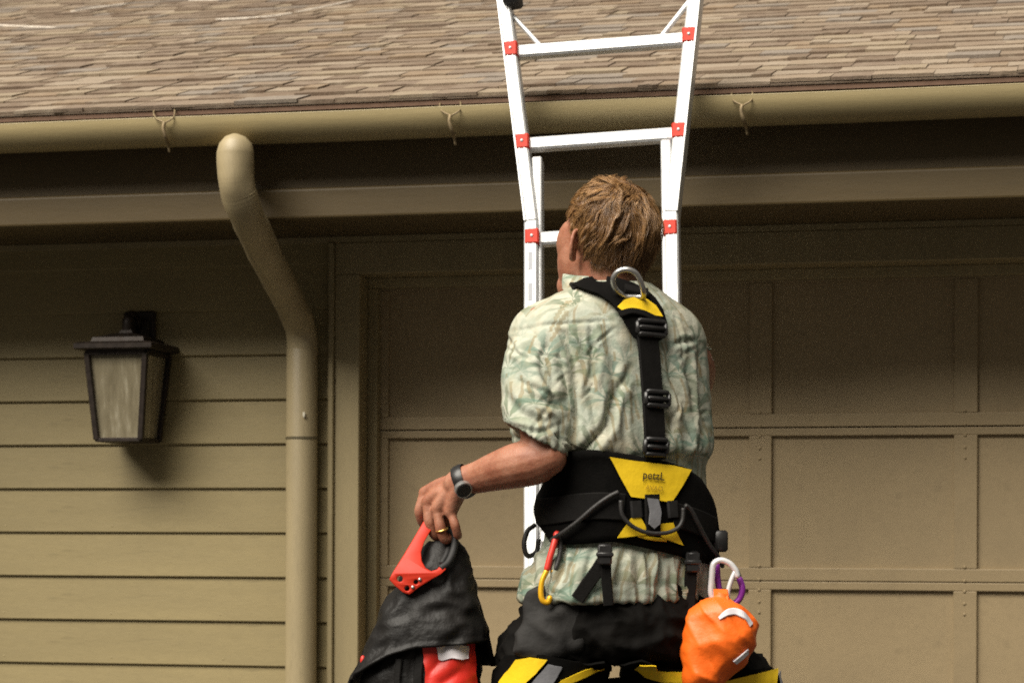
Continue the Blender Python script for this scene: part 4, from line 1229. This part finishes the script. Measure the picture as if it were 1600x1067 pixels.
def slider(pxc, pyc, w, h, rot=4, off=.016):
    p, n = hit(pxc, pyc, bvS, off); p2, _ = hit(pxc + 12, pyc + 1, bvS, off)
    x = (p2 - p).normalized(); y = n.cross(x).normalized()
    bm = bmesh.new()
    for s in (-1, 1):
        bm_add(bm, bar(p + y * s * h / 2 - x * w / 2, p + y * s * h / 2 + x * w / 2, .009, .011, .003, up=n))
        bm_add(bm, bar(p + x * s * w / 2 - y * h / 2, p + x * s * w / 2 + y * h / 2, .008, .010, .003, up=n))
    bm_add(bm, bar(p - x * w / 2, p + x * w / 2, .010, .013, .004, up=n))
    return lobj('slide_buckle', bm, M_plas, har, True, 40)
slider(1011, 516, .056, .024); slider(1020, 625, .046, .024); slider(1018, 697, .044, .026)
# dorsal ring
p, n = hit(984, 462, bvS, .018)
dring = [L(a, b, p.y + c) for a, b, c in ((975, 464, -.006), (962, 452, -.022), (958, 438, -.034), (964, 426, -.042), (978, 421, -.046), (992, 426, -.044), (1001, 440, -.036), (1005, 454, -.026), (1003, 464, -.006))]
ring = lobj('dorsal_ring', tube(spline(dring + [dring[0]], 5)[:-1], .0050, 10, closed=True), M_steel, har)
lobj('ring_keeper', strap([(972, 460), (988, 463), (1006, 466)], bvS, .020, .006, .014), M_web, har, False)
# straps from the belt down to the leg loops
bvHip = BVHTree.FromPolygons([v.co.copy() for v in tb.vertices], [tuple(p_.vertices) for p_ in tb.polygons]) if False else None
def free_strap(pts, w, t=.003): return ribbon([L(*p_) for p_ in pts], [(0, -1, 0)] * len(pts), w, t)
yb = hit(945, 900, bvS, .0)[0].y; yb2 = hit(1080, 900, bvS, .0)[0].y
lobj('riser_strap', free_strap([(946, 848, yb - .020), (946, 870, yb - .020), (934, 890, yb - .018), (918, 912, yb - .014), (902, 936, yb - .010)], .024), M_web, har, False)
lobj('riser_strap', free_strap([(947, 868, yb - .023), (947, 900, yb - .020), (951, 945, yb - .015)], .018), M_web, har, False)
lobj('riser_strap', free_strap([(1081, 860, yb2 - .014), (1080, 890, yb2 - .016), (1077, 930, yb2 - .014), (1077, 975, yb2 - .016)], .022), M_web, har, False)
for a, b, yy in ((945, 866, yb - .030), (1082, 878, yb2 - .022)):
    c = L(a, b, yy)
    bm = bm_box(tuple(c + Vector((-.0125, -.006, -.018))), tuple(c + Vector((.0125, .006, .018))), .003)
    bm_box(tuple(c + Vector((-.015, -.009, -.004))), tuple(c + Vector((.015, .008, .004))), .002, bm)
    lobj('ladder_lock_buckle', bm, M_plas, har, True, 40)
# leg loops: padded bands round the thighs with yellow and grey panels
lobj('leg_loop', patch([(783, 1046), (800, 1022), (850, 1020), (895, 1030), (945, 1024), (944, 1100), (890, 1110), (800, 1100), (770, 1080)], bvT, .012, .008, .014), M_pad, har, True, 50)
lobj('leg_loop', patch([(965, 1030), (1000, 1022), (1060, 1040), (1130, 1046), (1205, 1048), (1232, 1066), (1240, 1120), (1130, 1125), (1000, 1110), (966, 1090)], bvT, .012, .008, .014), M_pad, har, True, 50)
lobj('yellow_patch', patch([(818, 1028), (836, 1024), (857, 1027), (843, 1048), (822, 1072), (790, 1090), (796, 1062)], bvT, .021, .003), M_yel, har, True, 50)
lobj('grey_patch', patch([(858, 1033), (876, 1037), (866, 1058), (840, 1090), (820, 1092), (840, 1058)], bvT, .021, .003), M_grey, har, True, 50)
lobj('yellow_patch', patch([(936, 1029), (930, 1036), (905, 1052), (880, 1064), (868, 1066), (874, 1057), (900, 1043), (920, 1032)], bvT, .021, .003), M_yel, har, True, 50)
lobj('yellow_patch', patch([(997, 1025), (1020, 1025), (1030, 1034), (1050, 1040), (1075, 1041), (1075, 1058), (1040, 1057), (1018, 1050), (1004, 1036)], bvT, .021, .003), M_yel, har, True, 50)
lobj('yellow_patch', patch([(1120, 1060), (1160, 1054), (1200, 1052), (1196, 1085), (1125, 1088)], bvT, .021, .003), M_yel, har, True, 50)
lobj('grey_patch', patch([(1204, 1056), (1218, 1057), (1226, 1072), (1226, 1090), (1202, 1088)], bvT, .021, .003), M_grey, har, True, 50)

# ---------------------------------------------------------------- wrist watch
wa, wb_ = L(730, 750, -.070), L(719, 755, -.066); wd = (wa - wb_).normalized()
wq = L(724, 752, -.067)
watch = empty('wrist_watch', tuple(LW(wq)), 'wrist watch with black strap on the left wrist', 'watch')
lobj('strap', tube([wq + wd * .010, wq + wd * .006, wq - wd * .006, wq - wd * .010], [.0295, .0312, .0312, .0295], 28, caps=False), M_plas, watch)
wc = L(722, 762, -.099)
wax = (Vector((.35, -.75, -.50))).normalized(); wu = (wd - wax * wd.dot(wax)).normalized(); wv = wax.cross(wu)
def disc(c, r, h, n=22, z0=0.0): return loft([[c + (wu * math.cos(t) + wv * math.sin(t)) * q + wax * hh for t in [2 * math.pi * i / n for i in range(n)]] for q, hh in ((r * .96, z0), (r, z0 + .001), (r, z0 + h - .001), (r * .94, z0 + h))])
lobj('case', disc(wc, .0160, .010), M_steel, watch, True, 40)
lobj('dial', disc(wc, .0130, .0012, z0=.0100), M_plas, watch, True, 40)

# ---------------------------------------------------------------- bag carried in the left hand
BY = -.012
bag = empty('rope_bag', tuple(LW(L(660, 1262, BY))), 'black fabric bag with a bright red rigid handle held in the left hand', 'bag')
BG = [(838, 684, 706, .012), (860, 664, 722, .026), (880, 652, 726, .036), (915, 628, 735, .050), (950, 607, 743, .060), (1000, 586, 752, .070), (1067, 557, 763, .080), (1150, 548, 772, .085), (1230, 560, 765, .080), (1262, 585, 745, .055)]
BS = [tuple(x) for x in spline(BG, 4)]
def bag_at(py_): return [np.interp(py_, [b[0] for b in BS], [b[k] for b in BS]) for k in (1, 2, 3)]
def bag_pt(th, py_, k=0.0, inset=0.0):
    a, b, d = bag_at(py_); A = L(a, py_, BY); B = L(b, py_, BY); c = (A + B) / 2; hwid = (B.x - A.x) / 2
    e = 2.5; cs, sn = math.cos(th), math.sin(th)
    p = c + Vector((1, 0, 0)) * ((hwid + k) * math.copysign(abs(cs) ** (2 / e), cs)) + Vector((0, 1, 0)) * ((d + k) * math.copysign(abs(sn) ** (2 / e), sn))
    w = .0060 * (1 - 2 * abs(noise.noise(Vector((p.x * 26 + p.z * 9, p.y * 14, p.z * 30 - p.x * 20))))) + .0025 * noise.noise(Vector((p.x * 40, p.y * 40, p.z * 40)))
    w += .011 * (noise.voronoi(Vector((p.x * 15 + p.z * 6, p.y * 13, p.z * 19 - p.x * 9)))[0][0] - .38)
    q = (p - c); q.z = 0
    if q.length > 1e-5: p = p + q.normalized() * (w * min(1, d / .05) - inset)
    return p
nth = 72
lobj('body', loft([[bag_pt(2 * math.pi * i / nth, py_, -.004, .012 if py_ > 985 else 0) for i in range(nth)] for py_ in np.linspace(838, 1262, 64)]), M_bag, bag)
def flap_bot(th):
    x = math.cos(th)          # -1 left .. 1 right
    front = -math.sin(th)
    return np.interp(x, [-1, -.75, -.45, -.1, .5, 1], [1062, 1040, 1020, 1009, 1004, 1000]) + (0 if front > 0 else 40)
ro = [[bag_pt(2 * math.pi * i / nth, 845 + (flap_bot(2 * math.pi * i / nth) - 845) * v, .006 + (.004 if v > .96 else 0)) for i in range(nth)] for v in np.linspace(0, 1, 40)]
ri = [[bag_pt(2 * math.pi * i / nth, 845 + (flap_bot(2 * math.pi * i / nth) - 845) * v, .001) for i in range(nth)] for v in np.linspace(1, 0, 20)]
lobj('flap', loft(ro + ri), M_bag, bag)
bmB = loft([[bag_pt(2 * math.pi * i / nth, py_, -.004, .012 if py_ > 985 else 0) for i in range(nth)] for py_ in np.linspace(838, 1262, 64)])
bvG = BVHTree.FromPolygons([Vector(v) for v in bmB[0]], bmB[1])
pan = lobj('red_panel', patch([(662, 1002), (700, 1000), (737, 1001), (741, 1067), (746, 1130), (705, 1136), (668, 1132), (664, 1067)], bvG, .006, .004), M_redc, bag, True, 50)
lobj('white_patch', patch([(679, 1007), (700, 1007), (724, 1010), (728, 1029), (705, 1029), (682, 1027)], bvG, .012, .002), M_pale, pan, True, 50)
lobj('seam_tape', strap([(660, 1004), (655, 1040), (652, 1090), (655, 1150)], bvG, .016, .003, .005), M_web, bag, False)
lobj('seam_tape', strap([(625, 1030), (622, 1060), (625, 1100), (632, 1150)], bvG, .012, .003, .005), M_web, bag, False)
lobj('red_tag', ball(bag_pt(math.pi * 1.12, 1030, .004), (.005, .004, .009), 8, 6), M_redc, bag)
# rigid red handle: a flat open hook with three holes
from mathutils.geometry import tessellate_polygon
def prism_px(outer, holes, yf, thick):
    loops = [[Vector((a, b, 0)) for a, b in outer]] + [[Vector((a, b, 0)) for a, b in h] for h in holes]
    tris = tessellate_polygon(loops); flat = [q for l in loops for q in l]; n = len(flat)
    vs = [L(q.x, q.y, yf(q.x, q.y) - thick / 2) for q in flat] + [L(q.x, q.y, yf(q.x, q.y) + thick / 2) for q in flat]
    fs = [tuple(t) for t in tris] + [tuple(n + k for k in t[::-1]) for t in tris]
    o = 0
    for l in loops:
        m_ = len(l)
        fs += [(o + i, o + (i + 1) % m_, n + o + (i + 1) % m_, n + o + i) for i in range(m_)]
        o += m_
    return vs, fs
def circ(cx_, cy_, r, n=14): return [(cx_ + r * math.cos(2 * math.pi * i / n), cy_ + r * math.sin(2 * math.pi * i / n)) for i in range(n)]
cp = [(656, 824), (663, 812), (676, 812), (680, 820), (671, 832), (663, 846), (658, 862), (659, 876), (665, 887), (674, 892), (683, 889), (690, 881), (695, 880), (697, 889), (690, 896), (676, 904), (655, 917), (640, 929), (629, 925), (616, 914), (608, 905), (613, 895), (630, 868), (645, 843)]
def hy_(x, y): return -.070 + (900 - y) / 870 * .45 if y < 900 else -.070 - (y - 900) / 870 * .1
hb_ = prism_px(cp, [circ(625, 904, 4.6), circ(636, 919, 4.0), circ(650, 909, 3.6)], lambda x, y: -.078 + max(0, (895 - y)) / 870 * .55, .015)
hbm = bm_add(bmesh.new(), hb_)
bmesh.ops.recalc_face_normals(hbm, faces=hbm.faces[:])
es = [e for e in hbm.edges if len(e.link_faces) == 2 and e.calc_face_angle(0) > R(50)]
bmesh.ops.bevel(hbm, geom=es, offset=.0022, segments=2, affect='EDGES', profile=.5)
handle = lobj('handle', hbm, M_red, bag, True, 35)
for a, b in ((645, 917), (656, 905)):
    lobj('rivet', ball(L(a, b, -.086), (.0035, .003, .0035), 8, 6), M_steel, handle)
g1 = [L(*p_) for p_ in ((672, 826, -.030), (690, 826, -.028), (705, 829, -.034), (711, 842, -.044), (708, 862, -.058), (700, 879, -.070), (688, 888, -.078))]
lobj('grip', tube(spline(g1, 5), [.0064] * 31, 10), M_black, handle)
g2 = [L(*p_) for p_ in ((690, 830, -.016), (700, 832, -.020), (702, 848, -.034), (698, 866, -.050), (690, 880, -.066))]
lobj('grip', tube(spline(g2, 5), .0050, 10), M_black, handle)

# ---------------------------------------------------------------- hardware on the belt
def biner(name, pts, r, mat, label, gate, gmat, yb_=0):
    c = LW(L(*pts[0]))
    e = empty(name, tuple(c), label, 'carabiner', 'carabiners clipped to the harness')
    lobj('frame', tube(spline([L(*p_) for p_ in pts], 5), r, 10, round_ends=True), mat, e)
    g = lobj('gate', tube(spline([L(*p_) for p_ in gate], 4), r * .8, 10, round_ends=True), gmat, e)
    return e
y1 = hit(866, 860, bvS, 0)[0].y - .03
biner('carabiner', [(870, 834, y1), (865, 852, y1 - .006), (859, 872, y1 - .010), (855, 888, y1 - .012)], .0058, M_redc if False else simple('red_anodised', (.75, .05, .035), .4, .08, 40, metal=.2), 'small carabiner with a red spine hanging at the left hip', [(871, 836, y1), (876, 850, y1 + .002), (874, 870, y1 - .002), (868, 888, y1 - .008)], M_cord)
ye = simple('yellow_anodised', (.80, .42, .015), .35, .08, 40, metal=.3)
biner('carabiner', [(854, 892, y1 - .012), (847, 908, y1 - .014), (845, 926, y1 - .016), (848, 938, y1 - .017), (856, 941, y1 - .016), (859, 934, y1 - .015)], .0050, ye, 'small carabiner with a yellow hook below the red one', [(864, 892, y1 - .008), (868, 906, y1 - .008), (870, 920, y1 - .010)], ye)
y2 = hit(1095, 900, bvS, 0)[0].y - .035
biner('carabiner', [(1128, 935, y2), (1116, 936, y2), (1111, 926, y2), (1112, 904, y2), (1114, 884, y2), (1119, 877, y2), (1128, 875, y2), (1140, 880, y2), (1149, 890, y2), (1152, 899, y2)], .0056, M_white_alu, 'large silver carabiner clipped at the right hip above the orange pouch', [(1148, 894, y2), (1142, 908, y2), (1138, 922, y2), (1137, 932, y2)], M_white_alu)
pur = simple('purple_anodised', (.25, .03, .33), .4, .1, 40, metal=.2)
biner('carabiner', [(1120, 884, y2 + .02), (1122, 910, y2 + .02), (1128, 934, y2 + .02), (1142, 944, y2 + .016), (1155, 936, y2 + .016), (1160, 920, y2 + .016), (1156, 905, y2 + .02)], .0058, pur, 'purple carabiner behind the silver one at the right hip', [(1157, 908, y2 + .02), (1150, 890, y2 + .03), (1136, 876, y2 + .03)], M_cord)
# orange pouch
pc = [(1128, 926, 8, 6), (1129, 934, 12, 9), (1130, 942, 30, 20), (1131, 956, 46, 28), (1130, 972, 51, 33), (1127, 990, 54, 36), (1121, 1010, 52, 36), (1112, 1030, 47, 33), (1103, 1048, 39, 29), (1096, 1064, 30, 24), (1092, 1078, 18, 15), (1090, 1084, 6, 5)]
yo = y2 - .022
pou = empty('pouch', tuple(LW(L(1126, 940, yo))), 'bright orange drawstring pouch hanging from the silver carabiner', 'pouch')
rg = []
for a, b, w, d in [tuple(x) for x in spline(pc, 6)]:
    c = L(a, b, yo); ring_ = []
    for i in range(72):
        th = 2 * math.pi * i / 72; q = Vector((w / 870 * math.cos(th), d / 870 * math.sin(th), 0))
        p = c + q
        amt = min(1, w / 40)
        vor = .016 * (noise.voronoi(Vector((p.x * 17 + p.z * 9 + 3, p.y * 15, p.z * 19 - p.x * 12)))[0][0] - .38)
        k = .0055 * (1 - 2 * abs(noise.noise(Vector(((p.x - p.z) * 8 + 4, p.y * 9, (p.z + p.x) * 24))))) ** 3 + .0055 * noise.noise(Vector((p.x * 13 + 2, p.y * 13, p.z * 13))) + .0012 * noise.noise(Vector((p.x * 50, p.y * 50, p.z * 50 + 7)))
        p += q.normalized() * (k * .8 + vor) * amt
        p.z += -.010 * math.cos(th) * amt
        ring_.append(p)
    rg.append(ring_)
pg = loft(rg)
bvO = BVHTree.FromPolygons([Vector(v) for v in pg[0]], pg[1])
pbody = lobj('body', pg, M_org, pou)
lobj('hang_loop', ribbon([L(1126, 922, yo + .012), L(1127, 932, yo - .004), L(1128, 944, yo - .014)], [(0, -1, 0)] * 3, .026, .003), M_org, pou, False)
lobj('white_tape', strap([(1124, 966), (1136, 957), (1150, 955), (1164, 963), (1173, 976)], bvO, list(np.interp(np.linspace(0, 1, 25), [0, .3, 1], [.006, .012, .012])), .002, .001), M_pale, pou, False)
lobj('white_tape', strap([(1148, 1034), (1158, 1026), (1168, 1017)], bvO, .012, .002, .001), M_pale, pou, False)
# dark pouch at the left hip
pk = [(856, 915, 14, 6), (858, 926, 30, 9), (866, 945, 46, 13), (874, 968, 54, 16), (868, 990, 54, 20), (858, 1012, 50, 22), (852, 1026, 36, 16)]
yk_ = hit(870, 965, bvT, 0)[0].y - .006
tp = empty('tool_pouch', tuple(LW(L(866, 960, yk_))), 'dark grey fabric tool pouch slumped over the left hip', 'pouch')
rg = []
for a, b, w, d in [tuple(x) for x in spline(pk, 5)]:
    c = L(a, b, yk_); ring_ = []
    for i in range(48):
        th = 2 * math.pi * i / 48; q = Vector((w / 870 * math.cos(th), d / 870 * math.sin(th), 0)); p = c + q
        k = .010 * (1 - 2 * abs(noise.noise(Vector((p.x * 18 - p.z * 16 + 9, p.y * 14, p.z * 15 + p.x * 12)))))
        ring_.append(p + q.normalized() * k * min(1, w / 40))
    rg.append(ring_)
lobj('body', loft(rg), simple('worn_black_canvas', (.0095, .0082, .0072), .78, .35, 22, .5, bscale=50, bdist=.004), tp)
